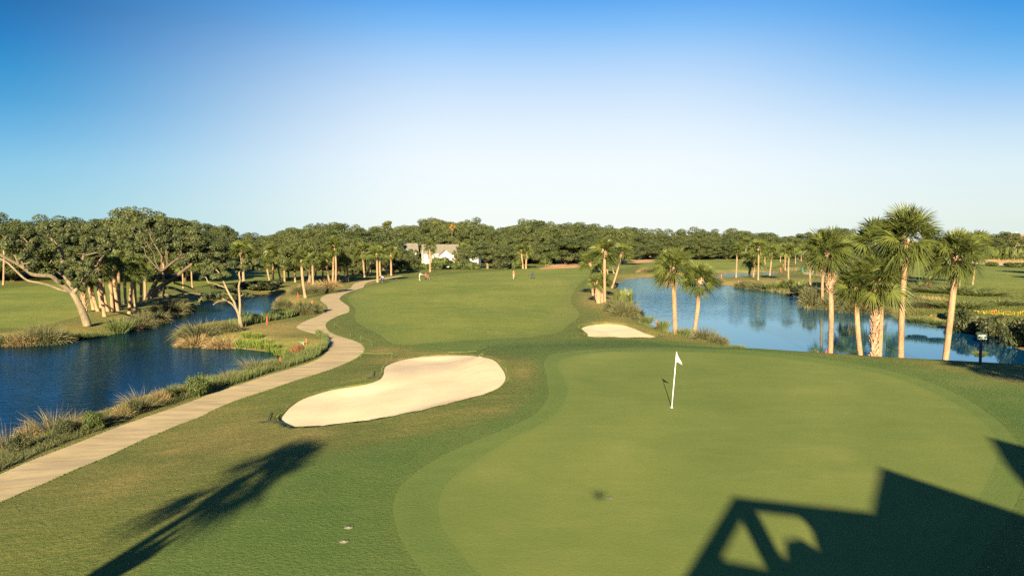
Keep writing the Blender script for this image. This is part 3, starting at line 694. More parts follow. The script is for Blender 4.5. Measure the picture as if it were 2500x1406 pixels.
def boots_mesh(rs, P, r, z0, z1, n=46, size=0.30):
    """criss-cross stubs of old leaf stalks round the top of a trunk; P(t) -> point for t in 0..1 over the trunk"""
    mb = MB()
    for i in range(n):
        t = z0 + (z1 - z0) * (i + .5) / n; a = i * 2.39996 + rs.uniform(-.2, .2); c = np.array(P(t)); o = np.array([math.cos(a), math.sin(a), 0])
        sdv = np.array([-o[1], o[0], 0]) * (1 if i % 2 else -1); up = np.array([0, 0, 1.0])
        b = c + o * r * 0.85; tip = b + o * size * rs.uniform(.25, .5) + up * size * rs.uniform(.7, 1.1) + sdv * size * rs.uniform(.05, .4)
        w = sdv * 0.085 * (size / .3); e = o * 0.03
        mb.add([b - w - up * .05, b + w - up * .05, tip + w * .4, tip - w * .4, b - w + e * 2, b + w + e * 2, tip + w * .4 + e, tip - w * .4 + e],
               [(3,2,1,0),(4,5,6,7),(0,1,5,4),(1,2,6,5),(2,3,7,6),(3,0,4,7)], rs.uniform(.1, .9))
    return mb
CROWN_HI = [palm_crown(100 + i, 50, 28, 0.060).mesh('crown', M['palm']) for i in range(4)]
CROWN_MID = [palm_crown(200 + i, 42, 18, 0.10, seg=2).mesh('crown', M['palm']) for i in range(4)]
CROWN_FAR = [palm_crown(300 + i, 34, 11, 0.18, seg=2).mesh('crown', M['palm']) for i in range(4)]
def palm(base, heart, depth=None, crown=None, R=None, boots=0.0, boots_lo=None, label='', group=None, tr=None, seed=0, dd=0.0, skirt=0, world=None, tint=None):
    """base, heart: pixels of the trunk's foot and of the crown's heart; R crown radius in pixels"""
    rs = np.random.RandomState(seed + 900)
    if world is None:
        b = gp(*base) if depth is None else atd(base[0], base[1], depth)
        b.z = hz(b.x, b.y) - 0.06
        h = atd(heart[0], heart[1], b.y + dd)
    else: b, h = world
    ppm = F / b.y if b.y > 3 else F / 30
    Rm = (R / ppm) if R else 2.0
    root = empty('palm_tree', b); tag(root, label, 'palm tree', group)
    top = h - b; L = top.length
    side = Vector((rs.uniform(-.5, .5), rs.uniform(-.5, .5), 0)) * 0.05 * L
    lean = Vector((top.x, top.y, 0))
    def P(t):
        # a palm leans low and straightens up towards its crown
        q = lean * (t ** 0.85) + Vector((0, 0, top.z * t)) + side * math.sin(math.pi * t)
        return q
    r0 = tr if tr else 0.19
    prof = [0.0, .03, .1, .25, .42, .6, .78, .92, 1.0]; rad = [1.35, 1.18, 1.0, .92, .95, .98, .92, .95, .7]
    mb = MB(); mb.tube([P(t) for t in prof], [r0 * k for k in rad], 10 if ppm > 15 else 7, 0.5)
    mb.build('trunk', M['palmbark'], root, True)
    if boots > 0:
        lo = 1 - boots if boots_lo is None else boots_lo
        n = int((1 - lo) * L / 0.045) if ppm > 15 else int((1 - lo) * L / 0.11)
        boots_mesh(rs, lambda t: P(t), r0 * 1.05, lo, 0.985, max(12, min(n, 100)), 0.42 if ppm > 15 else 0.5).build('leaf_bases', M['boots'], root)
    me = crown if crown is not None else (CROWN_HI if ppm > 26 else CROWN_MID if ppm > 15 else CROWN_FAR)[seed % 4]
    c = link(bpy.data.objects.new('crown', me), root); c.location = top; c.rotation_euler = (rs.uniform(-.1, .1), rs.uniform(-.1, .1), rs.uniform(0, 6.28))
    s_ = Rm / 2.0; c.scale = (s_, s_, s_ * rs.uniform(.92, 1.05))
    if ppm > 26 and crown is None:
        k = MB()
        for i in range(rs.randint(2, 7)):
            a = rs.uniform(0, 6.28); e = rs.uniform(-1.25, -.75); d = np.array([math.cos(a) * math.cos(e), math.sin(a) * math.cos(e), math.sin(e)])
            fan(k, np.array(P(.95)), d, (math.cos(a), math.sin(a), 1), .55 * s_, .75 * s_, 14, .05, 1.0, rs, rs.uniform(.0, .4))
        k.build('dead_fronds', M['reed_dry'], root)
    if skirt:
        k = MB()
        for i in range(skirt):
            a = rs.uniform(0, 6.28); d = np.array([math.cos(a), math.sin(a), 0]); p0 = np.array(P(.96)) + d * .15; Lk = rs.uniform(.9, 1.7) * s_
            for j in range(7):
                o = d * rs.uniform(.2, .6) + rs.normal(size=3) * .12; o[2] = 0
                k.tube([p0, p0 + o * .8 + np.array([0, 0, -.2 * Lk]), p0 + o * 1.1 + np.array([0, 0, -Lk * rs.uniform(.6, 1.05)])], [.016, .013, .006], 4, rs.uniform(.3, 1))
        k.build('dead_stalks', M['reed_dry'], root)
    return root

# ---- shrubs, tufts, reeds
def blades(mb, base, direc, L, w, droop, rs, tint, seg=3):
    """many curved blades at once; base (n,3) direc (n,3)"""
    n = len(base); D = unit(direc); r = unit(np.cross(D, rs.normal(size=(n, 3)))); V = []; T = []
    ws = [1.0, .9, .6, .08] if seg == 3 else [1.0, .75, .08]
    hor = D.copy(); hor[:, 2] = 0
    for k in range(seg + 1):
        t = k / seg
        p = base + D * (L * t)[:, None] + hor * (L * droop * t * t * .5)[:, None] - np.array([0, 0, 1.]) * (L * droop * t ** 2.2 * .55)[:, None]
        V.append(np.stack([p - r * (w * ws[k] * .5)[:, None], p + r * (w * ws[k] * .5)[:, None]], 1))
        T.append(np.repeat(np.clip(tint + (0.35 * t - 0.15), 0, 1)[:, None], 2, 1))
    V = np.stack(V, 1).reshape(-1, 3); T = np.stack(T, 1).ravel(); k = 2 * (seg + 1); o = np.arange(n) * k
    Fc = []
    for s_ in range(seg): Fc += np.stack([o + 2*s_, o + 2*s_ + 1, o + 2*s_ + 3, o + 2*s_ + 2], 1).tolist()
    mb.add(V, Fc, T)
def tuft_mesh(seed, n=420, R=0.55, H=1.3, w=0.03, spread=1.0, mat='reed', droop=0.55, tl=0.15, th=0.75):
    rs = np.random.RandomState(seed); mb = MB()
    a = rs.uniform(0, 6.28, n); q = np.sqrt(rs.uniform(0, 1, n)); b = np.stack([np.cos(a) * q * R, np.sin(a) * q * R, np.full(n, -.08)], 1)
    a2 = a + rs.normal(size=n) * .5; tl_ = spread * q * rs.uniform(.5, 1.2, n)
    d = np.stack([np.cos(a2) * tl_, np.sin(a2) * tl_, np.ones(n)], 1)
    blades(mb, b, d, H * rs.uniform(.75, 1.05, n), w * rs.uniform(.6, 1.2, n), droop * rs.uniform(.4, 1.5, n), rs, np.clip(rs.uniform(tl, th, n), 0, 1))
    return mb.mesh('tuft', M[mat])
def shrub_mesh(seed, mat='shrub', n=9, per=150, L=0.10, Wd=0.06, R=1.0, H=1.0):
    rs = np.random.RandomState(seed); mb = MB(); C = []; Rr = []
    for i in range(n):
        a = i * 2.4; k = rs.uniform(.1, .65); C.append((math.cos(a) * R * k, math.sin(a) * R * k, H * rs.uniform(.25, .72))); Rr.append(R * rs.uniform(.28, .42))
    clumps(mb, C, Rr, per, L, Wd, rs, .85)
    for c in C[:5]: mb.tube([(0, 0, -.1), (c[0] * .5, c[1] * .5, c[2] * .5), c], [.03 * R, .02 * R, .008 * R], 4, 0.1)
    return mb.mesh('shrub', M[mat])
def palmetto_mesh(seed, nf=34, R=1.0):
    rs = np.random.RandomState(seed); mb = MB()
    for i in range(nf):
        a = rs.uniform(0, 6.28); q = math.sqrt(rs.uniform(0, 1)) * R * .8; el = rs.uniform(.25, 1.4); b = np.array([math.cos(a) * q, math.sin(a) * q, -.05])
        d = np.array([math.cos(a) * math.cos(el), math.sin(a) * math.cos(el), math.sin(el)])
        fan(mb, b, d, (0, 0, 1) if el < 1.1 else (-math.cos(a), -math.sin(a), .2), rs.uniform(.35, .75) * R, .55 * R, 15, 0.07 * R, .4, rs, rs.uniform(.1, .6), 2)
    return mb.mesh('palmetto', M['palm'])
TUFT = dict(
    olive=[tuft_mesh(10 + i, 1500, .95, 1.0, .030, 1.25, 'reed', 1.25, .0, .45) for i in range(3)],
    dry=[tuft_mesh(20 + i, 1100, .95, .85, .030, 1.5, 'reed_dry', 1.35, .0, .7) for i in range(2)],
    green=[tuft_mesh(30 + i, 460, .5, 1.2, .032, .7, 'reed_green', .4) for i in range(2)],
    wisp=[tuft_mesh(40 + i, 300, .4, 1.35, .017, 1.1, 'reed', .75, .2, .95) for i in range(3)],
    cattail=[tuft_mesh(50 + i, 300, .55, 1.1, .05, .45, 'cattail', .25, .1, .9) for i in range(2)])
def place_mesh(name, me, loc, rz, sc, label, cat, group=None):
    o = bpy.data.objects.new(name, me); o.location = loc; o.rotation_euler = (0, 0, rz); o.scale = sc if not np.isscalar(sc) else (sc,) * 3
    return tag(link(o), label, cat, group)
def gl(px, py):
    """point on the finished land or, where the pixel shows water, on the water; beside the green's bank the nearest dry ground"""
    if px > 1570 and py > 785 and not (px > 2325 and py < 868): return on_land(gp(px, py), ZW + .35)
    p = gp(px, py)
    for _ in range(5):
        z = max(hz(p.x, p.y), ZW)
        if abs(z - p.z) < .02: break
        p = atz(px, py, z)
    return Vector((p.x, p.y, max(hz(p.x, p.y), ZW)))
def on_land(p, lo=ZW + .3, reach=9.0):
    """the point itself, or the nearest dry land before or behind it"""
    if hz(p.x, p.y) > lo: return p
    for k in range(1, int(reach / .4)):
        for s_ in (1, -1):
            q = p + Vector((p.x / p.y, 1, 0)) * (s_ * k * .4)
            if hz(q.x, q.y) > lo: return Vector((q.x, q.y, hz(q.x, q.y)))
    return p
def tuft(kind, px, py, hpx, wpx, label, group=None, seed=0, cat='marsh grass', name='marsh_grass_clump'):
    """a clump whose foot is at the pixel; size given in pixels"""
    p = gl(px, py); z = p.z
    L = TUFT[kind]; me = L[seed % len(L)]; ppm = F / p.y
    bx = float(np.percentile([abs(v.co.x) for v in me.vertices], 93)); bz = float(np.percentile([v.co.z for v in me.vertices], 99.3))
    sx = wpx / ppm / 2 / bx; szz = hpx / ppm / bz
    return place_mesh(name, me, (p.x, p.y, z), seed * 1.7, (sx, sx, szz), label, cat, group)
def bush(me, px, py, hpx, wpx, name, label, cat='shrub', group=None, seed=0):
    p = gl(px, py); z = p.z
    ppm = F / p.y; bx = max(math.hypot(v.co.x, v.co.y) for v in me.vertices); bz = max(v.co.z for v in me.vertices)
    sx = wpx / ppm / 2 / bx
    return place_mesh(name, me, (p.x, p.y, z - .03), seed * 2.1, (sx, sx, hpx / ppm / bz), label, cat, group)

# ------------------------------------------------------------------ forest
OAK = [oak_meshes(40 + i, M['oak'], M['darkbark'], H=14, R=7.2, ncl=110, per=190, L=.21, Wd=.115, bottom=.03 + .03 * (i % 3), clr=(0.9, 1.7)) for i in range(6)]
OAKO = [oak_meshes(60 + i, M['oak'], M['oakbark'], H=11, R=6.6, ncl=90, per=200, L=.18, Wd=.10, bottom=.24, clr=(0.8, 1.5)) for i in range(3)]
SKYL = [(-200,522),(0,521),(40,522),(75,528),(110,527),(165,531),(190,524),(215,531),(245,530),(262,522),(290,523),(318,512),(345,511),(385,517),(425,530),(455,545),(500,549),(550,553),
        (600,565),(650,570),(690,575),(702,560),(735,546),(775,545),(800,550),(840,538),(880,545),(910,553),(960,549),(1005,548),(1040,535),(1090,528),(1150,531),(1200,540),
        (1228,551),(1262,544),(1280,533),(1330,534),(1385,541),(1440,547),(1500,552),(1560,556),(1620,560),(1700,557),(1760,556),(1820,560),(1860,567),(1890,580),(1920,580),
        (1950,571),(2000,565),(2060,556),(2100,578),(2200,590),(2330,590),(2370,585),(2420,575),(2450,563),(2480,571),(2520,566),(2600,570),(2800,575)]
def skyline(x):
    for (a, b), (c, d) in zip(SKYL[:-1], SKYL[1:]):
        if a <= x <= c: return b + (d - b) * (x - a) / (c - a)
    return 575
frs = np.random.RandomState(5)
def forest(x0, x1, depths, drop, where, group, R=7.0, step=0.8, cat='live oak', row_names=('back','middle','front')):
    for ri, dep in enumerate(depths):
        rn = row_names[ri]; ppm = F / dep; w = R * 2 * step * .8 * ppm
        xs = np.arange(x0 + (w * .5 if ri % 2 else 0), x1 + w * .3, w)
        for k, x in enumerate(xs):
            x = x + frs.uniform(-.2, .2) * w; d = dep * (1 + frs.uniform(-.015, .03))
            ty = skyline(x) + drop[ri] + frs.uniform(-3, 4)
            top = atd(x, ty, d); z0 = hz(top.x, top.y); H = (top.z - z0) * 1.03
            me = OAK[frs.randint(6)]; s_ = H / 14.0; rx = R / 7.2 * frs.uniform(.92, 1.2) * (1.22 if rn in ('back', 'middle') else 1.0)
            place_tree('live_oak', me[0], me[1], (top.x, top.y, z0), frs.uniform(0, 6.28), (rx, rx, s_),
                f"{ORD[min(k, 29)]} oak from the left, {rn} row of {where}", cat, group)
forest(-190, 470, [196, 178, 161], [1, 14, 26], 'the left wood', 'oaks of the wood beyond the left fairway', 7.0, .80)
forest(430, 720, [340, 318], [0, 12], 'the distant wood in the left gap', 'oaks of the distant wood in the gap', 8.0, .8, row_names=('back','front'))
forest(705, 925, [256, 243, 230], [1, 12, 34], 'the wood left of the white house', 'oaks of the wood left of the white house', 7.0, .78)
forest(1005, 1262, [330, 314, 296], [0, 10, 24], 'the wood behind the white house', 'oaks of the wood behind the white house', 7.6, .78)
forest(1262, 1500, [322, 306, 290], [0, 16, 34], 'the wood above the pine straw', 'oaks of the wood above the pine straw', 7.6, .78)
forest(1500, 1890, [430, 405, 378], [0, 12, 24], 'the long wood behind the right pond', 'oaks of the long wood behind the right pond', 8.2, .78)
forest(1885, 2130, [420, 385], [0, 12], 'the far wood behind the right palms', 'oaks of the far wood behind the right palms', 7.5, .8, row_names=('back','front'))
forest(2120, 2460, [640, 600], [2, 8], 'the low wood at the far right', 'oaks of the low wood at the far right', 8.5, .85, row_names=('back','front'))
forest(2425, 2640, [470], [0], 'the round trees at the right edge', 'round oaks at the right edge', 8.5, .85, row_names=('only',))

def one_oak(px, base_y, top_y, wpx, label, me, name='live_oak', cat='live oak', depth=None, rz=0.3, group=None):
    b = gp(px, base_y) if depth is None else atd(px, base_y, depth)
    z0 = hz(b.x, b.y); H = atd(px, top_y, b.y).z - z0; ppm = F / b.y
    Hm = max(v.co.z for v in me[0].vertices); Rm = max(abs(v.co.x) for v in me[0].vertices); s_ = wpx / ppm / 2 / Rm
    return place_tree(name, me[0], me[1], (b.x, b.y, z0 - .05), rz, (s_, s_, H / Hm), label, cat, group)
one_oak(1190, 656, 587, 150, 'round oak with a pale trunk standing right of the white house', OAKO[0])
one_oak(1400, 640, 576, 190, 'wide oak with a pale leaning trunk on the pine straw slope', OAKO[1], rz=1.2)
one_oak(1318, 641, 594, 110, 'smaller oak between the twin palms and the wide pine straw oak', OAKO[2], rz=2.2)
one_oak(1645, 633, 590, 150, 'wide oak with low limbs at the fairway edge behind the pair of pond palms', OAKO[1], rz=2.0)
one_oak(1560, 634, 592, 130, 'oak with low crown standing left of the pair of pond palms', OAKO[2], rz=.4)
one_oak(1790, 632, 588, 140, 'low spreading oak at the fairway edge behind the far palm group', OAKO[0], rz=3)
one_oak(755, 690, 577, 205, 'broad round oak standing among palm trunks beside the cart path', OAKO[2], rz=.8)
one_oak(705, 684, 596, 120, 'smaller oak merging into the left side of the broad path oak', OAKO[0], rz=2.8)
one_oak(862, 676, 590, 100, 'dark oak behind the tall palm beside the cart path', OAK[1])
one_oak(1009, 656, 606, 48, 'bushy dark tree in front of the left end of the white house', OAK[2])
one_oak(1124, 652, 598, 46, 'dark tree in front of the right end of the white house', OAK[3])
one_oak(978, 667, 613, 66, 'dense dark bush like a tree beside the far end of the cart path', OAK[4], 'bushy_tree', 'tree')
one_oak(2600, 672, 575, 110, 'oak just past the right picture edge shading the right fairway', OAKO[0])
one_oak(2640, 686, 590, 120, 'second oak past the right picture edge shading the nearer fairway', OAKO[1])
# tall pine over the wood
def pine():
    rs = np.random.RandomState(77); d = 262; b = atd(946, 640, d); z0 = hz(b.x, b.y); b.z = z0
    root = empty('pine_tree', b); tag(root, 'lone taller pine rising above the wood left of the white house', 'pine tree')
    H = atd(946, 536, d).z - z0; t = MB(); t.tube([(0,0,-.2),(0.1,0,H*.5),(0,0,H*.97)], [.3,.22,.08], 7); c = MB(); C = []; R = []
    for z, r in ((.97,1.0),(.93,1.6),(.88,2.1),(.82,2.0),(.76,1.6)):
        for k in range(3):
            a = rs.uniform(0, 6.28); C.append((math.cos(a)*r*.6, math.sin(a)*r*.6, H*z - .6)); R.append(.85 + .2*rs.uniform()); t.tube([(0,0,H*z-1.2), C[-1]], [.07,.03], 4)
    clumps(c, C, R, 130, .28, .12, rs, .6); c.build('crown', M['oak'], root); t.build('trunk', M['darkbark'], root)
pine()
def autumn():
    rs = np.random.RandomState(5); d = 286; b = atd(1103, 551, d); z0 = hz(b.x, b.y); h = b.z - z0; b.z = z0; mb = MB()
    root = empty('autumn_tree', b); tag(root, 'small orange-leaved treetop among the green oaks behind the white house', 'tree')
    clumps(mb, [(0,0,h),(1.0,.2,h-.4),(-.6,-.3,h-.7),(.2,0,h-1.4)], [.5,.35,.35,.45], 60, .2, .12, rs); mb.build('crown', M['autumn'], root)
    MB().tube([(0,0,-.1),(.1,0,h*.6),(0,0,h-.2)], [.2,.14,.05], 6, .1).build('trunk', M['darkbark'], root)
autumn()

# ------------------------------------------------------------------ individual trees drawn limb by limb
def limb_tree(name, base, depth, limbs, blobs, label, cat, leafmat, barkmat, seed, L=.11, Wd=.065, per=300, ref=203.0, twigs=True):
    rs = np.random.RandomState(seed); b = gp(*base); dep = b.y; b.z = hz(b.x, b.y) - .05; ppm = F / dep
    root = empty(name, b); tag(root, label, cat)
    tr = MB(); ends = []
    for pts, r0, r1, dy in limbs:
        n = len(pts); P = []
        for i, (x, y) in enumerate(pts):
            P.append(np.array(atd(x, y, dep + dy[0] + (dy[1] - dy[0]) * i / max(1, n - 1)) - b))
        P = smooth3(P, 4); tr.tube(P, np.linspace(r0 / ppm, r1 / ppm, len(P)), 8, .5); ends.append(P)
    cr = MB(); C = []; R = []
    for x, y, r, dy in blobs:
        c0 = np.array(atd(x, y, dep + dy) - b); rm = r / ppm
        k = max(3, int((r / 13) ** 1.5))
        for i in range(k):
            d = unit(rs.normal(size=3)); d[2] *= .55; C.append(c0 + d * rm * rs.uniform(.25, .85)); R.append(rm * rs.uniform(.28, .5))
        # a branch feeding each mass of leaves
        q = min((p for P in ends for p in P), key=lambda p: np.linalg.norm(p - c0))
        P = limb_pts(q, c0 + np.array([0, 0, .2]), rs, .04, 4); tr.tube(P, np.linspace(1.6 / ppm + .02, .015, 5), 5, .5)
        if twigs:
            for i in range(3): tr.tube(limb_pts(P[2], C[-1 - i], rs, .03, 3), np.linspace(.03, .01, 4), 4, .5)
    clumps(cr, C, R, per, L, Wd, rs, .62, .1, .8)
    tr.build('trunk', barkmat, root, True); cr.build('crown', leafmat, root); return root
def smooth3(P, m):
    P = [np.array(p, float) for p in P]; out = []
    for i in range(len(P) - 1):
        p0 = P[max(i - 1, 0)]; p1 = P[i]; p2 = P[i + 1]; p3 = P[min(i + 2, len(P) - 1)]
        for k in range(m):
            t = k / m; out.append(.5 * ((2*p1) + (-p0 + p2)*t + (2*p0 - 5*p1 + 4*p2 - p3)*t*t + (-p0 + 3*p1 - 3*p2 + p3)*t**3))
    out.append(P[-1]); return out
limb_tree('live_oak', (214, 795), 0, [
    ([(214,797),(208,778),(199,755),(188,732),(176,714)], 10.5, 6.6, (0, 0)),
    ([(176,714),(160,702),(142,688),(126,675),(104,673),(80,670),(62,657),(44,645),(22,634),(0,622),(-40,606)], 6, 3.6, (0, -4)),
    ([(174,713),(150,708),(118,696),(92,690),(66,684),(46,668),(30,652),(16,640),(-10,628)], 3.2, 2.2, (0, 2)),
    ([(180,716),(172,696),(160,677),(150,660),(153,634),(150,612),(140,600),(126,583),(112,571)], 6, 2, (0, 1.5)),
    ([(140,602),(146,590),(141,582),(132,579)], 2.5, 1.3, (1, 2)),
    ([(140,604),(134,622),(126,636),(120,645)], 2.2, 1, (1, 0)),
    ([(182,714),(196,690),(204,662),(202,636),(208,612),(212,598),(222,582),(228,566)], 5, 1.6, (0, -1.5)),
    ([(196,690),(220,664),(245,636),(252,626)], 4, 3, (-.5, -2.5)), ([(252,626),(262,596),(270,580)], 2.4, 1.2, (-2.5, -3)),
    ([(60,657),(54,640),(50,628),(58,614),(62,606),(80,590)], 2.8, 1, (-3, -4)), ([(46,645),(40,632),(34,618),(26,606)], 2.5, 1, (-3.5, -3))],
    [(20,592,30,-4),(52,578,32,-4),(84,584,26,-3),(72,606,22,-5),(14,566,22,-2),(48,622,24,-6),(76,634,26,-2),(92,640,18,-3),(30,598,26,-6),
     (104,560,26,1),(132,548,30,2),(164,552,32,0),(196,558,34,-2),(228,556,30,-2),(254,570,30,-3),(176,584,28,-3),(204,596,30,-4),(152,576,24,2),(118,572,18,-1),
     (236,606,26,-4),(262,602,22,-3),(146,650,20,-3),(178,640,24,-3),(160,668,22,-4),(184,676,24,-3),(208,664,22,-4),(214,640,24,-4),(230,674,16,-4),(196,696,15,-4),(150,690,10,-3),(172,620,18,-4),(-40,590,36,-2)],
    'big leaning oak with a long bare limb sweeping left beside the left pond', 'oak tree', M['oak_near'], M['oakbark'], 3, .13, .075, 330)
limb_tree('live_oak', (359, 732), 0, [
    ([(359,734),(366,716),(376,698),(384,682),(392,664)], 7, 4, (0, 0)), ([(364,722),(384,706),(404,692),(424,680),(446,662),(470,644)], 6.5, 3.5, (0, -2)),
    ([(366,724),(386,712),(404,703),(424,704),(446,712),(470,717),(490,718)], 4.5, 2.5, (0, -3)), ([(424,690),(444,696),(460,700),(486,712)], 2.5, 1.5, (0, 2)),
    ([(362,728),(384,722),(406,720),(424,724),(446,718),(478,719)], 4, 2, (0, -4)), ([(392,664),(412,648),(430,634),(444,620)], 3.5, 2, (0, -3)), ([(444,620),(438,604),(446,590)], 2, 1, (-3, -4)), ([(430,634),(452,628),(480,606)], 2, 1, (-3, -1))],
    [(400,560,38,2),(360,548,34,3),(440,572,34,2),(470,596,32,-2),(430,604,28,-5),(480,626,30,-4),(500,604,28,1),(456,640,24,-5),(396,590,30,0),(350,585,30,2),(500,640,24,-3),(520,622,22,0),(470,570,28,3),(320,560,26,4),(420,545,24,5)],
    'sprawling oak with dark low limbs arching to the ground beside the left pond', 'oak tree', M['oak_near'], M['darkbark'], 8, .17, .10, 320)
limb_tree('small_oak', (588, 799), 0, [
    ([(588,800),(587,788),(585,774),(583,766)], 6, 4.2, (0, 0)), ([(583,768),(576,752),(571,736),(561,720),(553,704),(545,686),(538,676)], 3.4, 1.8, (0, -.5)),
    ([(585,770),(586,748),(585,724),(583,700),(586,684),(584,666),(592,650)], 3.4, 1.6, (0, .8)), ([(579,758),(566,742),(550,733),(534,725),(516,726),(496,727)], 2.6, 1.2, (0, -1.5)),
    ([(550,733),(534,736),(520,744)], 1.4, .8, (-1, -2)), ([(553,704),(528,694),(508,690)], 1.6, .9, (0, -1))],
    [(515,655,26,0),(545,648,26,1),(575,642,26,0),(606,640,26,-1),(590,662,20,1),(530,676,22,-1),(500,676,18,0),(556,672,18,-1),(626,652,18,0),(545,700,20,2),(520,702,18,1),
     (490,730,16,-1.5),(506,722,16,-2),(528,722,15,-1),(484,742,12,-2),(596,716,14,1),(608,722,10,1),(566,712,14,2)],
    'slim pale two-stemmed tree standing on the grassy point of the left pond', 'tree', M['oak_near'], M['palebark'], 12, .12, .06, 230)
limb_tree('bare_tree', (1978, 700), 0, [([(1978,702),(1978,684),(1977,664)], 3, 2.4, (0, 0)), ([(1977,664),(1970,646),(1966,630)], 2, .8, (0, 1)), ([(1977,664),(1984,646),(1990,628)], 2, .8, (0, -1)), ([(1978,672),(1977,648),(1976,632)], 1.8, .8, (0, 0))],
    [(1966,622,12,0),(1980,618,12,0),(1994,620,10,0)], 'small grey branching tree on the far bank of the right pond', 'tree', M['oak_near'], M['palebark'], 14, .2, .11, 110)

# ------------------------------------------------------------------ palms
G1 = 'palms at the right end of the green'
palm((2026,861), (2023,618), R=70, boots=.42, boots_lo=.68, label='tall straight palm beside the red stake at the green edge', group=G1, seed=1, skirt=2)
palm((2111,865), (2090,700), R=60, boots=0, label='short dark-trunked palm leaning left at the edge of the green', group=G1, seed=2)
palm((2136,868), (2138,688), R=82, boots=.8, boots_lo=.12, label='short palm with a rough boot-covered trunk in the middle of the green edge', group=G1, seed=3)
palm((2146,868), (2154,672), R=70, boots=.2, label='palm rising close behind the short boot-covered palm', group=G1, seed=0, dd=.8)
palm((2201,872), (2215,586), R=96, boots=.3, boots_lo=.82, label='tallest palm of the green edge with a full round crown', group=G1, seed=2, skirt=6, tr=.21)
palm((2302,877), (2336,626), R=80, boots=.26, boots_lo=.84, label='thick palm leaning right with a shadow band across its trunk', group=G1, seed=3, skirt=3, tr=.22)
G2 = 'palms on the far bank of the right pond'
palm((2190,716), (2140,596), R=76, label='dark-crowned palm behind the left side of the tallest palm', group=G2, seed=1, boots=.3)
palm((2008,738), (2012,628), R=42, boots=.1, label='palm rising from the pond bank just left of the tall straight palm', group=G2, seed=2)
palm((2053,723), (2055,638), R=40, label='far-bank palm right of the tall straight palm', group=G2, seed=3)
palm((2078,728), (2080,668), R=34, label='short far-bank palm with a flared foot behind the short dark-trunked palm', group=G2, seed=0, boots=.4)
palm((2344,700), (2340,618), R=36, label='slim far palm directly behind the thick leaning palm', group=G2, seed=2)
palm((2374,695), (2386,600), R=48, label='slim palm leaning right on the far bank beyond the thick leaning palm', group=G2, seed=3, skirt=3)
G3 = 'pair of palms on the near pond bank'
palm((1650,810), (1644,654), R=60, boots=.14, label='taller left palm of the pair on the near pond bank', group=G3, seed=0, skirt=3, tr=.22)
palm((1691,813), (1708,684), R=52, label='shorter right palm of the pair leaning right on the near pond bank', group=G3, seed=1, boots=.08, tr=.19)
G4 = 'palm clump on the left shore of the right pond'
palm((1477,742), (1476,612), R=40, boots=.14, label='tallest palm of the clump on the left shore', group=G4, seed=0)
palm((1461,740), (1456,690), R=26, boots=.9, boots_lo=.05, label='short boot-covered palm at the left foot of the shore clump', group=G4, seed=1, tr=.26)
palm((1469,739), (1471,688), R=27, boots=.9, boots_lo=.05, label='short boot-covered palm at the middle foot of the shore clump', group=G4, seed=2, tr=.24)
palm((1493,702), (1518,618), R=33, label='palm of the shore clump leaning strongly to the right', group=G4, seed=3, boots=.1, skirt=2)
palm((1448,726), (1441,640), R=34, label='left palm of the shore clump with a drooping crown', group=G4, seed=1, boots=.12)
palm((1469,667), (1464,625), R=24, label='small palm behind the left side of the shore clump', group=G4, seed=2)
palm((1484,668), (1478,640), R=22, label='small boot-covered palm hidden behind the tallest shore palm', group=G4, seed=3, boots=.8)
palm((1500,668), (1489,636), R=24, label='small leaning palm behind the right side of the shore clump', group=G4, seed=0, boots=.5)
G5 = 'far palms beyond the right pond'
for k, (b, h, R, bo) in enumerate([((1797,678),(1800,612),24,0),((1829,674),(1832,632),26,.9),((1839,676),(1842,636),26,.9),((1851,684),(1852,604),27,.1),((1858,642),(1858,600),18,0),((1868,646),(1868,612),15,0),
        ((1879,673),(1885,614),24,0),((1917,660),(1918,606),18,0),((1925,686),(1927,612),26,0),((1942,644),(1942,612),14,0),((1970,656),(1968,610),20,0),((2006,662),(2006,618),18,0),((1820,640),(1821,592),18,0),((1905,640),(1905,608),14,0),((1956,638),(1957,606),14,0)]):
    nm = sorted([1797,1829,1839,1851,1858,1868,1879,1917,1925,1942,1970,2006,1820,1905,1956]).index(b[0])
    palm(b, h, R=R, boots=bo, label=f"{ORD[nm]} palm from the left in the far group beyond the right pond", group=G5, seed=k)
G6 = 'leaning palm trunks behind the big oak'
L6 = [((208,762),(202,690),30,.95),((229,756),(214,678),28,0),((240,760),(220,670),30,0),((248,751),(231,662),30,0),((256,773),(243,646),38,.12),((264,760),(247,668),28,0),((275,759),(264,640),36,.1),
      ((289,764),(276,650),36,0),((287,758),(262,652),30,0),((292,748),(290,636),32,.1),((306,742),(305,650),30,0),((315,766),(328,664),36,0),((331,756),(326,676),26,0),((343,744),(342,650),30,0),((355,732),(354,664),24,0)]
for k, (b, h, R, bo) in enumerate(sorted(L6, key=lambda q: q[0][0])):
    palm(b, h, R=R, boots=bo, label=f"{ORD[k]} palm from the left in the leaning cluster behind the big oak", group=G6, seed=k, tr=.20)
palm((402,730), (401,628), R=22, boots=.2, label='lone palm standing among the low limbs of the sprawling oak', seed=2, tr=.15)
palm((8,696), (10,585), R=36, label='lone palm at the left picture edge behind the long bare limb', seed=1, boots=.15)
palm((447,704), (445,650), R=20, label='left of two thin palms right of the sprawling oak', seed=1, tr=.13); palm((470,703), (469,640), R=22, label='right of two thin palms right of the sprawling oak', seed=2, tr=.14)
palm((596,697), (588,612), R=33, label='thick palm with a shaded trunk behind the slim two-stemmed tree', seed=3, boots=.2, tr=.28)
G7 = 'palms along the cart path'
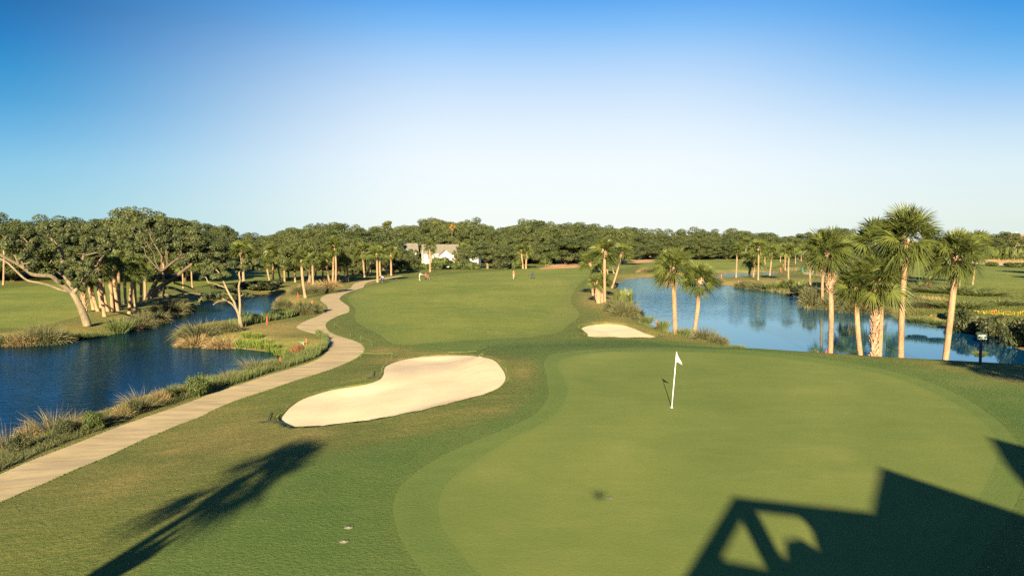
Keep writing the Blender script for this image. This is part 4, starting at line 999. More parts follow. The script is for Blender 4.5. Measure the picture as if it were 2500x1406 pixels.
L7 = [((659,686),(650,643),19,0),((667,686),(664,612),22,.1),((687,688),(677,628),24,0),((695,688),(692,640),20,0),((721,689),(720,636),20,0),((746,727),(736,634),28,0),((752,682),(753,636),18,0),((759,682),(760,634),18,0),
      ((765,698),(763,632),22,0),((771,680),(771,638),18,0),((789,681),(788,634),20,0),((806,694),(798,632),22,0),((812,694),(813,599),30,.05),((819,694),(818,608),24,.05),((829,689),(826,628),24,0),((844,688),(838,640),18,.2),((850,686),(846,640),16,0)]
for k, (b, h, R, bo) in enumerate(sorted(L7, key=lambda q: q[0][0])):
    palm(b, h, R=R, boots=bo, label=f"{ORD[k]} palm from the left in the row beside the cart path", group=G7, seed=k, tr=.21)
G8 = 'palms at the far end of the cart path'
L8 = [((890,677),(886,614),26,.25),((899,672),(895,612),22,.2),((906,668),(906,618),20,0),((922,689),(919,618),26,0),((929,674),(927,634),20,0),((946,671),(941,626),22,0),((955,673),(954,618),22,.3),((961,666),(963,622),18,.2)]
for k, (b, h, R, bo) in enumerate(L8):
    palm(b, h, R=R, boots=bo, label=f"{ORD[k]} palm from the left at the far end of the cart path", group=G8, seed=k, tr=.24)
G9 = 'palms in front of the white house'
L9 = [((1050,664),(1050,600),19,0),((1054,655),(1054,616),12,0),((1090,646),(1085,604),18,0),((1136,651),(1134,606),18,.1)]
for k, (b, h, R, bo) in enumerate(L9): palm(b, h, R=R, boots=bo, label=f"{ORD[k]} palm from the left in front of the white house", group=G9, seed=k, tr=.26)
palm((1277,656), (1272,610), R=19, label='left palm of the twin palms beside the pine straw', group='twin palms beside the pine straw', seed=1, tr=.3)
palm((1284,656), (1287,614), R=18, label='right palm of the twin palms beside the pine straw', group='twin palms beside the pine straw', seed=2, tr=.3)
# palms beside and behind the viewpoint: the photo shows their long shadows
CROWN_OPEN = palm_crown(407, 26, 24, .06, low=-.55).mesh('crown', M['palm'])
def shadow_palm(px, py, z, H, label, R=2.0, lean=0.0, seed=0):
    c = gp(px, py); k = H / TAN * 1.0; y = c.y - (H) / TAN; x = c.x - SDX * (H) / TAN
    zb = hz(x - lean, y); palm(None, None, world=(Vector((x - lean, y, zb - .05)), Vector((x, y, c.z + H))), label=label, seed=seed, R=R * F / (y if y > 3 else 30), boots=.1, crown=CROWN_OPEN if seed in (1, 2) else CROWN_HI[seed % 4])
shadow_palm(600, 1170, 1.0, 7.5, 'tall palm outside the frame whose long shadow lies on the rough', 1.75, .6, 1)
shadow_palm(352, 1348, 1.0, 4.4, 'short palm outside the frame casting the small shadow beside the long trunk shadow', .30, .1, 2)
shadow_palm(2400, 894, 1.5, 5.5, 'palm outside the frame shading the bank beside the sign', 1.9, .2, 3)
shadow_palm(2500, 899, 1.5, 6.0, 'palm outside the frame shading the bank right of the sign', 2.0, .2, 0)
# ------------------------------------------------------------------ marsh grass, reeds and shrubs round the ponds
GT = 'marsh grass clumps on the left pond shores'
for k, (kind, x, y, h, w, lab) in enumerate([
    ('olive',105,838,58,108,'big rounded brown-green grass clump on the near left pond bank'),('dry',60,842,34,80,'dry low clump in front of the big rounded clump at the left'),('olive',18,842,36,70,'grass clump on the pond bank at the left picture edge'),
    ('olive',150,834,32,60,'low clump at the right foot of the big rounded clump'),('green',200,826,16,70,'low green bank plants left of the leaning oak foot'),('green',238,822,16,60,'low bright bank plants below the leaning oak'),
    ('green',292,812,50,62,'green spiky clump right of the leaning oak'),('dry',318,808,26,50,'tan drooping clump at the foot of the green spiky clump'),('olive',340,800,44,70,'brown clump on the bank below the palm cluster'),
    ('olive',372,788,46,72,'larger brown clump further along the palm cluster bank'),('olive',420,764,50,76,'dark brown clump where the left bank turns away'),('olive',448,756,30,50,'small clump at the far corner of the left bank'),
    ('olive',492,822,46,112,'largest grey-green clump at the tip of the grassy point'),('dry',478,842,32,90,'golden drooping skirt below the largest clump at the point tip'),('dry',548,846,32,92,'golden drooping clump left of the cattails'),('olive',556,828,34,60,'grey-green clump behind the golden drooping clump'),
    ('olive',690,754,36,42,'golden-green clump on the small spit across the channel'),('dry',702,752,24,40,'dry clump at the foot of the spit'),('olive',738,768,40,56,'tall grey clump at the end of the reed strip beside the path'),('olive',765,764,30,44,'last clump of the reed strip nearest the path'),
    ('olive',735,718,30,50,'clump behind the small red stakes left of the path'),('olive',790,715,22,56,'dark clump on the bank inside the path bend'),('dry',760,706,24,60,'straw-coloured grasses below the path palms'),('dry',800,700,22,60,'straw-coloured grasses at the foot of the tall path palms'),('olive',770,716,24,50,'mixed grass clump below the path palms')]):
    tuft(kind, x, y, h * .82, w, lab, GT, k)
GR = 'marsh grass clumps on the right pond shores'
for k, (kind, x, y, h, w, lab) in enumerate([
    ('olive',1525,772,44,64,'tall reed clump below the palmetto on the left shore'),('olive',1500,760,36,50,'reed clump at the foot of the shore palms'),('olive',1550,776,28,40,'reed clump at the water corner of the left shore'),
    ('green',1580,788,20,30,'small reeds left of the red stake on the near bank'),('green',1618,806,30,32,'reeds left of the taller pond palm'),('green',1672,812,28,36,'reeds between the pair of pond palms'),('olive',1720,824,38,60,'brown-green reeds right of the shorter pond palm'),('olive',1752,828,26,50,'low reeds trailing right along the near bank'),
    ('green',1800,832,14,36,'sparse shoots beside the near bank rope'),('olive',1880,844,22,50,'low reed clump on the near bank edge'),('olive',1935,852,22,70,'long low reed clump above the green edge'),('green',1990,858,24,40,'reeds left of the red stake by the tall palm'),
    ('dry',1575,672,10,40,'dry clump on the far shore left end'),('olive',1600,672,14,60,'brown clump on the far shore'),('olive',1635,672,14,50,'brown clump on the far shore behind the taller pond palm'),
    ('olive',1745,694,22,40,'clump on the point behind the shorter pond palm'),('olive',1820,702,18,50,'clump on the far bank below the far palm group'),('olive',1850,706,20,50,'larger clump on the far bank below the far palm group'),('green',1885,710,22,50,'green clump on the far bank'),
    ('olive',1985,750,44,62,'large rounded clump at the corner of the far bank'),('olive',2030,756,34,60,'rounded clump left of the tall straight palm reflection'),('olive',2075,762,36,66,'clump on the bank behind the tall straight palm'),('olive',2110,764,30,50,'clump on the bank behind the short dark-trunked palm'),
    ('olive',2150,766,18,50,'low clump right of the short boot-covered palm'),('green',2240,786,16,60,'low bank plants behind the tallest palm'),('green',2290,792,14,60,'low bank plants before the thick leaning palm'),
    ('green',2430,872,36,56,'bright green reeds right of the sign at the near bank'),('olive',2345,872,30,40,'reeds between the thick leaning palm and the sign'),('green',2392,870,16,30,'short reeds at the foot of the sign')]):
    tuft(kind, x, y, h, w, lab, GR, k + 3)
SH = [shrub_mesh(i) for i in range(70, 74)]; SHR = shrub_mesh(80, 'redshrub'); PALMETTO = [palmetto_mesh(90), palmetto_mesh(91)]
SHB = [shrub_mesh(i, 'shrub', 16, 260, .10, .06) for i in range(84, 87)]
SHD = [shrub_mesh(i, 'darkshrub', 18, 260, .10, .05) for i in range(64, 67)]
bush(PALMETTO[0], 1522, 752, 54, 78, 'palmetto_bush', 'broad palmetto bush over the water on the left shore', 'palmetto')
bush(PALMETTO[1], 1512, 738, 30, 50, 'palmetto_bush', 'smaller palmetto behind the broad shore palmetto', 'palmetto')
bush(PALMETTO[1], 1935, 712, 26, 90, 'palmetto_bush', 'low palmettos on the far bank left of the tall straight palm', 'palmetto')
bush(PALMETTO[0], 2062, 752, 26, 40, 'palmetto_bush', 'green palmetto at the back of the corner clumps', 'palmetto')
for k, (x, y, h, w, me, lab) in enumerate([
    (1965,722,28,80,SHD[0],'dark shrub in the cove of the right pond'),(2360,812,60,90,SHD[1],'dark bank shrub right of the thick leaning palm'),(2425,822,60,100,SHD[2],'large dark bank shrub behind the sign'),(2480,846,74,90,SHD[0],'dark shrub at the right picture edge above the water'),
    (2545,870,80,110,SHD[1],'dark shrub just past the right picture edge'),(2330,790,30,60,SHB[2],'olive shrub beside the thick leaning palm trunk'),(2245,704,20,24,SHB[1],'first of two small brown posts-like shrubs beside the right fairway'),(2268,705,18,20,SHR,'reddish small shrub beside the right fairway'),
    (2300,650,14,34,SHB[0],'round shrub left of the far sandy waste'),(2425,650,12,40,SHB[2],'low shrub before the far sandy waste'),(2480,652,12,60,SHB[1],'low shrubs at the right end of the far sandy waste'),
    (1040,658,16,50,SHB[0],'hedge-like shrub in front of the white house left end'),(1076,656,30,60,SHB[1],'rounded shrub in front of the white house windows'),(1112,657,18,44,SHB[2],'shrub right of the white house steps'),(1150,658,20,50,SHB[0],'green shrub at the right end of the house garden'),
    (1225,657,30,60,SHD[1],'shaded dark shrub below the round oak'),(1255,656,24,44,SHB[2],'bright green shrub left of the twin palms'),(1330,646,14,40,SHB[0],'low shrub on the pine straw edge'),(880,668,26,44,SHB[2],'dark shrub among the path palms'),(1005,660,18,40,SHB[1],'dark low shrub beside the bushy tree'),
    (620,716,24,110,SHD[2],'dark bank shrub on the far channel bank'),(560,734,26,90,SHD[0],'dark bank shrub behind the two-stemmed tree'),(670,710,20,60,SHD[1],'dark bank shrub at the channel end')]):
    bush(me, x, y, h, w, 'shrub', lab, 'shrub', None, k)
for k, (x0, y0, n) in enumerate([(2280,615,7)]):
    for j in range(n): bush(SHB[j % 3], x0 - 40 + j * 42, 617, 16 + 8 * (j % 2), 60, 'shrub', f'{ORD[j]} far shrub from the left along the back of the right fairway', 'shrub', 'far shrubs behind the right fairway', j)
for j in range(6): bush(PALMETTO[j % 2], 2395 + j * 24, 634, 34, 50, 'palmetto_bush', f'{ORD[j]} dark palmetto from the left behind the far sandy waste', 'palmetto', 'palmettos behind the far sandy waste', j)
for k, (x, y, h, w) in enumerate([(2265,712,20,110),(2330,716,22,150),(2400,722,14,120),(2260,748,20,130),(2340,752,22,150),(2440,744,16,120),(2215,736,20,70)]):
    tuft('green' if k % 3 else 'olive', x, y, h, w, f'{ORD[k]} low dark grass mound counted across the marsh meadow', 'grass mounds in the marsh meadow', k)
# plants of the strip between the path and the left pond
bush(shrub_mesh(95, 'shrub', 11, 260, .05, .028), 482, 968, 62, 66, 'shrub', 'grey-green rounded shrub in the reed strip beside the path', 'shrub', None, 1)
bush(shrub_mesh(96, 'shrub', 12, 300, .045, .026), 222, 1052, 56, 66, 'shrub', 'dark leafy shrub in the reed strip near the left edge', 'shrub', None, 2)
for k, (x, y, h, w, lab) in enumerate([(48,1106,58,72,'dark leafy shrub low in the reed strip near the left picture edge'),(155,1064,48,56,'dark shrub between the tall silvery clump and the dark leafy shrub'),(318,1012,40,60,'small dark shrub at the foot of the large silvery clump'),(415,978,36,44,'small dark shrub left of the rust-red shrub')]):
    bush(shrub_mesh(150 + k, 'darkshrub', 11, 260, .045, .026), x, y, h, w, 'shrub', lab, 'shrub', None, k + 7)
bush(shrub_mesh(97, 'redshrub', 8, 150, .045, .026), 452, 966, 30, 30, 'shrub', 'small rust-red shrub beside the grey-green rounded shrub', 'shrub', None, 3)
bush(shrub_mesh(98, 'redshrub', 11, 260, .06, .022), 726, 868, 34, 50, 'shrub', 'round rust-brown bush near the path bend', 'shrub', None, 4)
bush(shrub_mesh(99, 'shrub', 7, 160, .05, .03), 706, 876, 22, 26, 'shrub', 'small grey-green bush at the foot of the rust-brown bush', 'shrub', None, 5)
for k, (x, y, h, w, kd, lab) in enumerate([(345,1000,70,120,'wisp','large silvery spraying grass clump beside the path'),(130,1060,92,150,'wisp','tall silvery spraying grass clump at the left'),(20,1100,90,120,'wisp','tall grass clump at the left picture edge of the reed strip'),
        (625,905,48,110,'wisp','pale arching grass clump near the red stake in the reeds'),(300,1016,36,70,'dry','tan grass clump left of the large silvery clump'),(390,985,44,60,'dry','tan grass clump right of the large silvery clump'),(70,1078,60,80,'dry','tan feathery grass clump in the left reed strip'),
        (180,1050,70,80,'wisp','feathery grass clump left of the dark leafy shrub'),(270,1035,34,60,'wisp','fine grass clump between the dark shrub and the silvery clump'),(430,968,44,50,'green','green upright clump beside the rust-red shrub'),(560,930,40,80,'wisp','wispy clump overhanging the water by the path')]):
    tuft(kd, x, y, h * .78, w * .8, lab, 'grass clumps in the reed strip beside the path', k)
CT = 'bright cattail clumps at the pond inlet'
for k, (x, y, h, w) in enumerate([(590,848,40,40),(612,850,36,34),(640,852,44,44),(662,858,40,40),(684,866,34,40),(700,870,26,30),(604,840,30,30),(628,842,28,30)]):
    tuft('cattail', x, y, h * .62, w * .8, f'{ORD[k]} bright green cattail clump counted along the pond inlet', CT, k, 'cattails', 'cattail_clump')

def scatter_strip(name, pts_px, n, mat, H, w, label, cat, seed, spread=.35, droop=.45, tl=.1, th=.8, poly=None, tall=0):
    """a continuous bed of reeds: pts_px = [(x, y_front, y_back)] along the bed"""
    rs = np.random.RandomState(seed); P = [(np.array(gp(x, a)), np.array(gp(x, b_))) for x, a, b_ in pts_px]
    seg = np.array([np.linalg.norm(P[i+1][0] - P[i][0]) * (np.linalg.norm(P[i][0] - P[i][1]) + np.linalg.norm(P[i+1][0] - P[i+1][1])) for i in range(len(P) - 1)]); seg /= seg.sum()
    k = rs.choice(len(seg), n, p=seg); u = rs.uniform(0, 1, n)[:, None]; v = rs.uniform(0, 1, n)[:, None]
    A0 = np.array([p[0] for p in P]); A1 = np.array([p[1] for p in P])
    B = (A0[k] * (1 - u) + A0[k + 1] * u) * (1 - v) + (A1[k] * (1 - u) + A1[k + 1] * u) * v
    z = hland(B[:, 0], B[:, 1]); ok = z > ZW - .25; B = B[ok]; z = np.maximum(z[ok], ZW); B[:, 2] = z - .04; n = len(B)
    # uneven growth in drifts
    g = .5 + .5 * np.sin(B[:, 0] * 1.9 + 1.3 * np.sin(B[:, 1] * .8)) * np.cos(B[:, 1] * 1.3 + B[:, 0] * .6)
    d = np.stack([rs.normal(size=n) * spread, rs.normal(size=n) * spread, np.ones(n)], 1)
    mb = MB(); Hh = H * (0.45 + .55 * g) * rs.uniform(.55, 1.15, n)
    if tall: m_ = rs.uniform(size=n) < .04; Hh[m_] *= tall
    blades(mb, B, d, Hh, w * rs.uniform(.6, 1.3, n), droop * rs.uniform(.3, 1.5, n), rs, np.clip(tl + (th - tl) * (rs.uniform(0, .7, n) + .3 * g), 0, 1), 2)
    o = mb.build(name, M[mat]); tag(o, label, None, None, 'stuff'); return o
RS1 = [(-120,1218,1180),(0,1148,1085),(80,1112,1060),(200,1066,1016),(280,1034,990),(360,1004,966),(440,978,940),(500,962,925)]
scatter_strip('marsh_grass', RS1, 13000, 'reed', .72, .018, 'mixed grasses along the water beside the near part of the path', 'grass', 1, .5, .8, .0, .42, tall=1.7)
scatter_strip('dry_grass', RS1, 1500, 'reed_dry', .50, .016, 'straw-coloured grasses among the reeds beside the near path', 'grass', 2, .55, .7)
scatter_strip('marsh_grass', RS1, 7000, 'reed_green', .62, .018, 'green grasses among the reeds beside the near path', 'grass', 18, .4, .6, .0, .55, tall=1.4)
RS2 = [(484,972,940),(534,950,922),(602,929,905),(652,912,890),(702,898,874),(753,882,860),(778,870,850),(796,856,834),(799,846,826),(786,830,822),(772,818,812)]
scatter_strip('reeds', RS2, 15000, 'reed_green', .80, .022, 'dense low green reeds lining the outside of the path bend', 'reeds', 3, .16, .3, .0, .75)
RS3 = [(590,798,782),(640,788,774),(700,778,762),(740,768,752),(768,760,748)]
scatter_strip('reeds', RS3, 6000, 'reed_green', 1.15, .05, 'dark green reeds along the back of the grassy point', 'reeds', 4, .15, .3, .0, .6)
scatter_strip('reeds', [(560,802,790),(600,798,788)], 900, 'reed_green', .8, .05, 'thin reeds left of the two-stemmed tree foot', 'reeds', 5, .15, .3)
MA = [(2185,770,722),(2230,770,716),(2300,776,714),(2400,770,708),(2500,776,706),(2640,790,712)]
scatter_strip('marsh_meadow', MA, 52000, 'marsh', .34, .055, 'tall olive marsh meadow between the right pond and the right fairway', 'marsh', 6, .3, .5, .1, .85)
scatter_strip('marsh_meadow', [(2230,738,726),(2280,736,726),(2330,745,735)], 1500, 'reed_dry', .55, .08, 'straw-coloured patch in the olive marsh meadow', 'marsh', 7, .3, .5)
scatter_strip('wildflowers', [(2375,764,758),(2420,768,759),(2500,772,760),(2620,780,766)], 1300, 'yellow', .26, .08, 'band of yellow wildflowers at the right edge of the marsh meadow', 'flowers', 8, .3, .4, .2, .9)
scatter_strip('reeds', [(1555,684,678),(1640,677,671),(1690,676,671)], 2500, 'reed', .9, .10, 'brown reeds fringing the far shore of the right pond', 'reeds', 9, .25, .5, .0, .7)
scatter_strip('reeds', [(1740,698,690),(1800,704,694),(1890,716,702),(1935,722,708)], 4500, 'reed', 1.0, .09, 'reeds fringing the far bank below the far palms', 'reeds', 10, .25, .5, .0, .8)
scatter_strip('reeds', [(1960,756,738),(2040,764,744),(2120,770,752),(2160,772,760)], 5000, 'reed', .9, .06, 'reeds along the far bank behind the green palms', 'reeds', 11, .3, .6, .0, .8)
scatter_strip('reeds', [(2180,776,762),(2240,790,774),(2304,796,782),(2345,806,790)], 3000, 'reed_green', .45, .06, 'short bank plants behind the tallest palm', 'reeds', 12, .3, .5, .0, .8)
scatter_strip('reeds', [(1560,790,778),(1620,812,798),(1700,826,812),(1790,842,828),(1880,852,840),(2000,864,856)], 3200, 'reed_green', .55, .035, 'thin reeds along the near bank of the right pond', 'reeds', 13, .2, .4, .0, .8)
scatter_strip('reeds', [(1840,662,656),(1920,664,655),(1990,658,650)], 3000, 'reed', .8, .14, 'rough grasses around the far small pond', 'reeds', 14, .25, .5, .0, .8)
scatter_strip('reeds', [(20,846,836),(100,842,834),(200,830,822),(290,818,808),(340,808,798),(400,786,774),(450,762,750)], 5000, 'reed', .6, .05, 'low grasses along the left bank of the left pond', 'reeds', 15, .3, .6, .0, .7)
scatter_strip('dry_grass', [(1330,652,646),(1400,644,637),(1460,641,635)], 1500, 'reed_dry', .3, .2, 'thin straw tufts on the pine straw slope', 'grass', 16, .3, .5)
scatter_strip('dry_grass', [(2345,632,627),(2420,640,630),(2500,652,634),(2580,654,638)], 4000, 'reed_dry', .8, .22, 'dry brush around the far sandy waste', 'grass', 17, .3, .5)

def edge_grass(name, P, n, mat, H, w, label, seed, out=.04, sel=None):
    rs = np.random.RandomState(seed); L = np.linalg.norm(np.roll(P, -1, 0) - P, axis=1)
    L = L * (sel(P) if sel else 1); k = rs.choice(len(P), n, p=L / L.sum()); u = rs.uniform(0, 1, n)[:, None]; Q = np.roll(P, -1, 0)
    B = P[k] * (1 - u) + Q[k] * u; a = 0.5 * np.sum(P[:, 0] * Q[:, 1] - Q[:, 0] * P[:, 1]); t_ = unit(Q[k] - P[k]); nn = np.stack([t_[:, 1], -t_[:, 0]], 1) * (1 if a > 0 else -1)
    g = np.sin(np.cumsum(L)[k] * 2.1) * .03; B = B + nn * (rs.uniform(-.01, .07, n) + out - .04 + g)[:, None]; z = hland(B[:, 0], B[:, 1])
    d = np.column_stack([-nn * rs.uniform(.2, 1.4, n)[:, None] + rs.normal(size=(n, 2)) * .5, np.ones(n)]); mb = MB()
    blades(mb, np.column_stack([B, z - .01]), d, H * rs.uniform(.5, 1.4, n), w * rs.uniform(.7, 1.4, n), rs.uniform(.2, 1.0, n), rs, rs.uniform(0, 1, n), 2)
    tag(mb.build(name, M[mat]), label, None, None, 'stuff')
near_ = lambda P: ((P[:, 1] < 75) & (P[:, 1] > 8)).astype(float) / np.maximum(P[:, 1], 10)
edge_grass('path_edge_grass', PATH, 15000, 'reed_green', .075, .018, 'short ragged turf creeping over both edges of the cart path', 31, .06, near_)
edge_grass('bunker_edge_grass', BUNK, 5000, 'reed_green', .055, .014, 'short ragged turf overhanging the rim of the large bunker', 32, .0)
edge_grass('bunker_edge_grass', BUNK2, 2000, 'reed_green', .07, .03, 'short ragged turf overhanging the rim of the small bunker', 33, .0)
# ------------------------------------------------------------------ the flag, cups and sprinkler heads on the green
def lathe_part(name, prof, mat, parent, n=20, c=(0, 0, 0), smooth=True): return MB().lathe(prof, c, n).build(name, mat, parent, smooth)
fb = gp(1640, 995); fb.z = hz(fb.x, fb.y)
fl = empty('golf_flagstick', fb); tag(fl, 'white flagstick with a white flag standing in the hole on the green', 'flagstick')
topv = atd(1652, 859, fb.y - .02) - fb
MB().tube([(0,0,.0), tuple(topv * .5), tuple(topv)], [.017,.016,.013], 10).build('pole', M['white'], fl, True)
lathe_part('base_collar', [(.054,.006),(.054,.012),(.03,.02),(.02,.05)], M['white'], fl)
def flag_mesh():
    mb = MB(); nx, ny = 12, 8; V = []
    for j in range(ny + 1):
        for i in range(nx + 1):
            u, v = i / nx, j / ny
            # a limp pennant: upper edge falls away from the pole, lower corner curls back
            x = .25 * u ** .9 * (0.25 + .75 * v ** .6) ; z = -.01 - .33 * v - .20 * u * (1 - .4 * v) - .04 * u * u
            y = .05 * math.sin(u * 5 + v * 3) * u + .06 * v * u
            V.append((x, y - .014, z))
    Fc = [(j*(nx+1)+i, j*(nx+1)+i+1, (j+1)*(nx+1)+i+1, (j+1)*(nx+1)+i) for j in range(ny) for i in range(nx)]
    mb.add(V, Fc); return mb
fo = flag_mesh().build('flag', M['flag'], fl, True); fo.location = topv - Vector((0, 0, .03)); fo.modifiers.new('s', 'SOLIDIFY').thickness = .004
def cup(p, label, grp):
    r = empty('golf_hole', (p.x, p.y, hz(p.x, p.y))); tag(r, label, 'golf hole', grp)
    lathe_part('cup', [(.0,.003),(.09,.003),(.094,.007),(.0,.0071)], M['cup'], r, 24, smooth=False)  # flat black disc on the turf; its colour paints the hole's inner shade
    lathe_part('rim', [(.0935,.002),(.101,.002),(.101,.0072),(.0935,.0080)], M['palegrey'], r, 24, smooth=False)
cup(gp(1488, 1214), 'open dark hole with a pale rim in the middle of the green', None)
for (x, y), lab in zip([(851,1287),(840,1321)], ['upper round grey sprinkler head set in the dark apron turf','lower round grey sprinkler head set in the dark apron turf']):
    p = gp(x, y); r = empty('sprinkler_head', (p.x, p.y, hz(p.x, p.y))); tag(r, lab, 'sprinkler head', 'sprinkler heads in the apron')
    lathe_part('lid', [(.0,.012),(.055,.012),(.06,.02),(.0,.026)], M['palegrey'], r); lathe_part('ring', [(.062,.0),(.105,.0),(.105,.012),(.09,.02),(.062,.016)], M['palegrey'], r)

# ------------------------------------------------------------------ stakes, ropes, rake, sign
def stake(x, y, hpx, mat, lab, grp, w=.075):
    p = gp(x, y); z = max(hz(p.x, p.y), ZW); H = hpx * p.y / F; w = max(w, 1.5 * p.y / F * .5)
    mb = MB(); mb.box((0, 0, H * .45), (w, w, H * .98)); mb.box((0, 0, H * .97), (w, w, H * .06), taper=.35)
    o = mb.build('hazard_stake', M[mat], None, loc=(p.x, p.y, z - .02)); tag(o, lab, 'stake', grp)
HS = 'red hazard stakes'
for q in [(652,792,20,'red','red stake on the grassy point beside the dark reeds'),(727,727,14,'red','red stake beside the tall clump near the path palms'),(762,745,16,'orange','orange stake between the reed strip and the path'),(684,886,16,'red','bright red stake standing in the reeds by the inlet'),
          (1475.5,759,21,'orange','orange stake at the foot of the palm clump on the left shore'),(1602,801,24,'red','red stake on the near bank left of the pond palms'),(2017,861,31,'red','tall red stake beside the tall straight palm'),(1761,683,14,'orange','orange stake at the left end of the far small pond'),
          (1803,692,15,'orange','orange stake on the dry point before the far palms'),(1906,660,9,'orange','first tiny orange stake in the far rough'),(1912,652,8,'orange','second tiny orange stake in the far rough, further back'),(2426,765,10,'red','red stake among the yellow wildflowers')]:
    stake(*q, HS)
def rope_fence(pts, tops, label, sag=.05):
    P = [gp(*p) for p in pts]; P = [Vector((p.x, p.y, hz(p.x, p.y))) for p in P]; root = empty('rope_fence', P[0]); tag(root, label, 'rope fence', 'low rope fences beside the path')
    T = []
    for p, h in zip(P, tops):
        H = h * p.y / F; l = p - P[0]; T.append(l + Vector((0, 0, H)))
        MB().tube([tuple(l - Vector((0, 0, .05))), tuple(l + Vector((0, 0, H)))], [.022, .018], 6).build('post', M['ropegreen'], root)
    if len(T) > 1:
        Q = []
        for a, b_ in zip(T[:-1], T[1:]):
            for k in range(7): t = k / 6; Q.append(tuple(a + (b_ - a) * t - Vector((0, 0, .03 + sag * math.sin(math.pi * t)))))
        MB().tube(Q, .008, 5).build('rope', M['rope'], root)
rope_fence([(880,834),(908,847)], [14,14], 'short sagging rope fence between two posts by the path bend')
rope_fence([(881,873),(957,876)], [14,15], 'rope fence between two posts at the widest path bend')
rope_fence([(816,801),(856,823)], [12,12], 'low rope fence on the inside of the path curve')
rope_fence([(822,775),(806,782)], [9,8], 'small post and rope beside the path further away')
rope_fence([(1095,862),(1163,859)], [4,4], 'rope lying low at the top of the large bunker')
rope_fence([(1706,830),(1768,829)], [4,4], 'rope lying low on the near bank of the right pond')
def rake(a, b_, lab, hd=.38):
    A = gp(*a); B = gp(*b_); A.z = hz(A.x, A.y) + .03; B.z = hz(B.x, B.y) + .05; r = empty('bunker_rake', B); tag(r, lab, 'rake', 'rakes beside the large bunker')
    d = (A - B); MB().tube([(0, 0, .02), tuple(d + Vector((0, 0, .02)))], .018, 6).build('handle', M['dark'], r)
    s_ = Vector((-d.y, d.x, 0)).normalized(); mb = MB(); mb.tube([tuple(-s_ * hd), tuple(s_ * hd)], .025, 6)
    for k in range(9): q = s_ * hd * (k / 4 - 1); mb.tube([tuple(q), tuple(q - Vector((0, 0, .07)))], [.012, .005], 4)
    mb.build('head', M['dark'], r)
rake((662,1010), (654,1032), 'dark rake lying in the rough left of the large bunker')
rake((914,908), (911,924), 'dark rake lying at the notch of the large bunker')
def sign():
    p = on_land(gp(2393, 889), .9); z = hz(p.x, p.y); r = empty('notice_sign', (p.x, p.y, z)); tag(r, 'dark green notice board with white lettering on a dark post by the pond', 'sign')
    ppm = F / p.y; H = atd(2393, 815, p.y).z - z; bw, bh = 24 / ppm, 13 / ppm
    MB().box((0, 0, H * .38), (.11, .09, H * .80)).build('post', M['bluegrey'], r)
    b_ = MB().box((0, -.08, H - bh / 2 - 1 / ppm), (bw, .04, bh)).build('board', M['signboard'], r)
    rs = np.random.RandomState(4)
    mb = MB()   # the photograph shows four rows of white lettering too small to read
    for row, (wf, hf) in enumerate([(.78,.10),(.34,.07),(.30,.07),(.86,.10)]):
        zc = H - 1 / ppm - bh * (.2 + .22 * row); x = -bw * wf / 2
        while x < bw * wf / 2:
            w = bw * rs.uniform(.035, .06); mb.box((x + w / 2, -.104, zc), (w * .8, .006, bh * hf)); x += w + (bw * .04 if rs.uniform() < .18 else 0)
    mb.build('lettering', M['white'], b_)
    bt = MB().box((0, -.08, H - .5 / ppm), (bw * 1.06, .06, .05)).build('cap_rail', M['bluegrey'], r)
sign()
def bin_():
    p = gp(1959, 663); r = empty('litter_bin', (p.x, p.y, hz(p.x, p.y))); tag(r, 'small teal litter bin beside the far bend of cart path', 'bin')
    lathe_part('body', [(.28,0),(.32,.1),(.34,1.0),(.30,1.05)], M['teal'], r, 12); lathe_part('lid', [(.36,1.06),(.36,1.12),(.2,1.3),(.05,1.34)], M['dark'], r, 12); MB().box((0,0,.03),(.7,.7,.06)).build('base', M['grey'], r)
bin_()
def box_marker():
    p = gp(737, 834); p.z = hz(p.x, p.y); r = empty('utility_box', p, .4); tag(r, 'small pale green utility box beside the path at the reed end', 'utility box')
    MB().box((0,0,.14),(.34,.25,.28)).box((0,0,.29),(.38,.28,.04)).build('body', M['greenbox'], r); MB().tube([(.34,0,0),(.34,0,.55)], .03, 6).build('marker_post', M['orange'], r)
box_marker()
def tee_marker():
    p = gp(1235, 657); p.z = hz(p.x, p.y); o = MB().lathe([(.28,0),(.34,.1),(.34,.9),(.26,1.2),(.06,1.35)], n=12).build('yardage_marker', M['white'], None, True, p); tag(o, 'small white marker post at the fairway edge before the round oak', 'marker')
tee_marker()

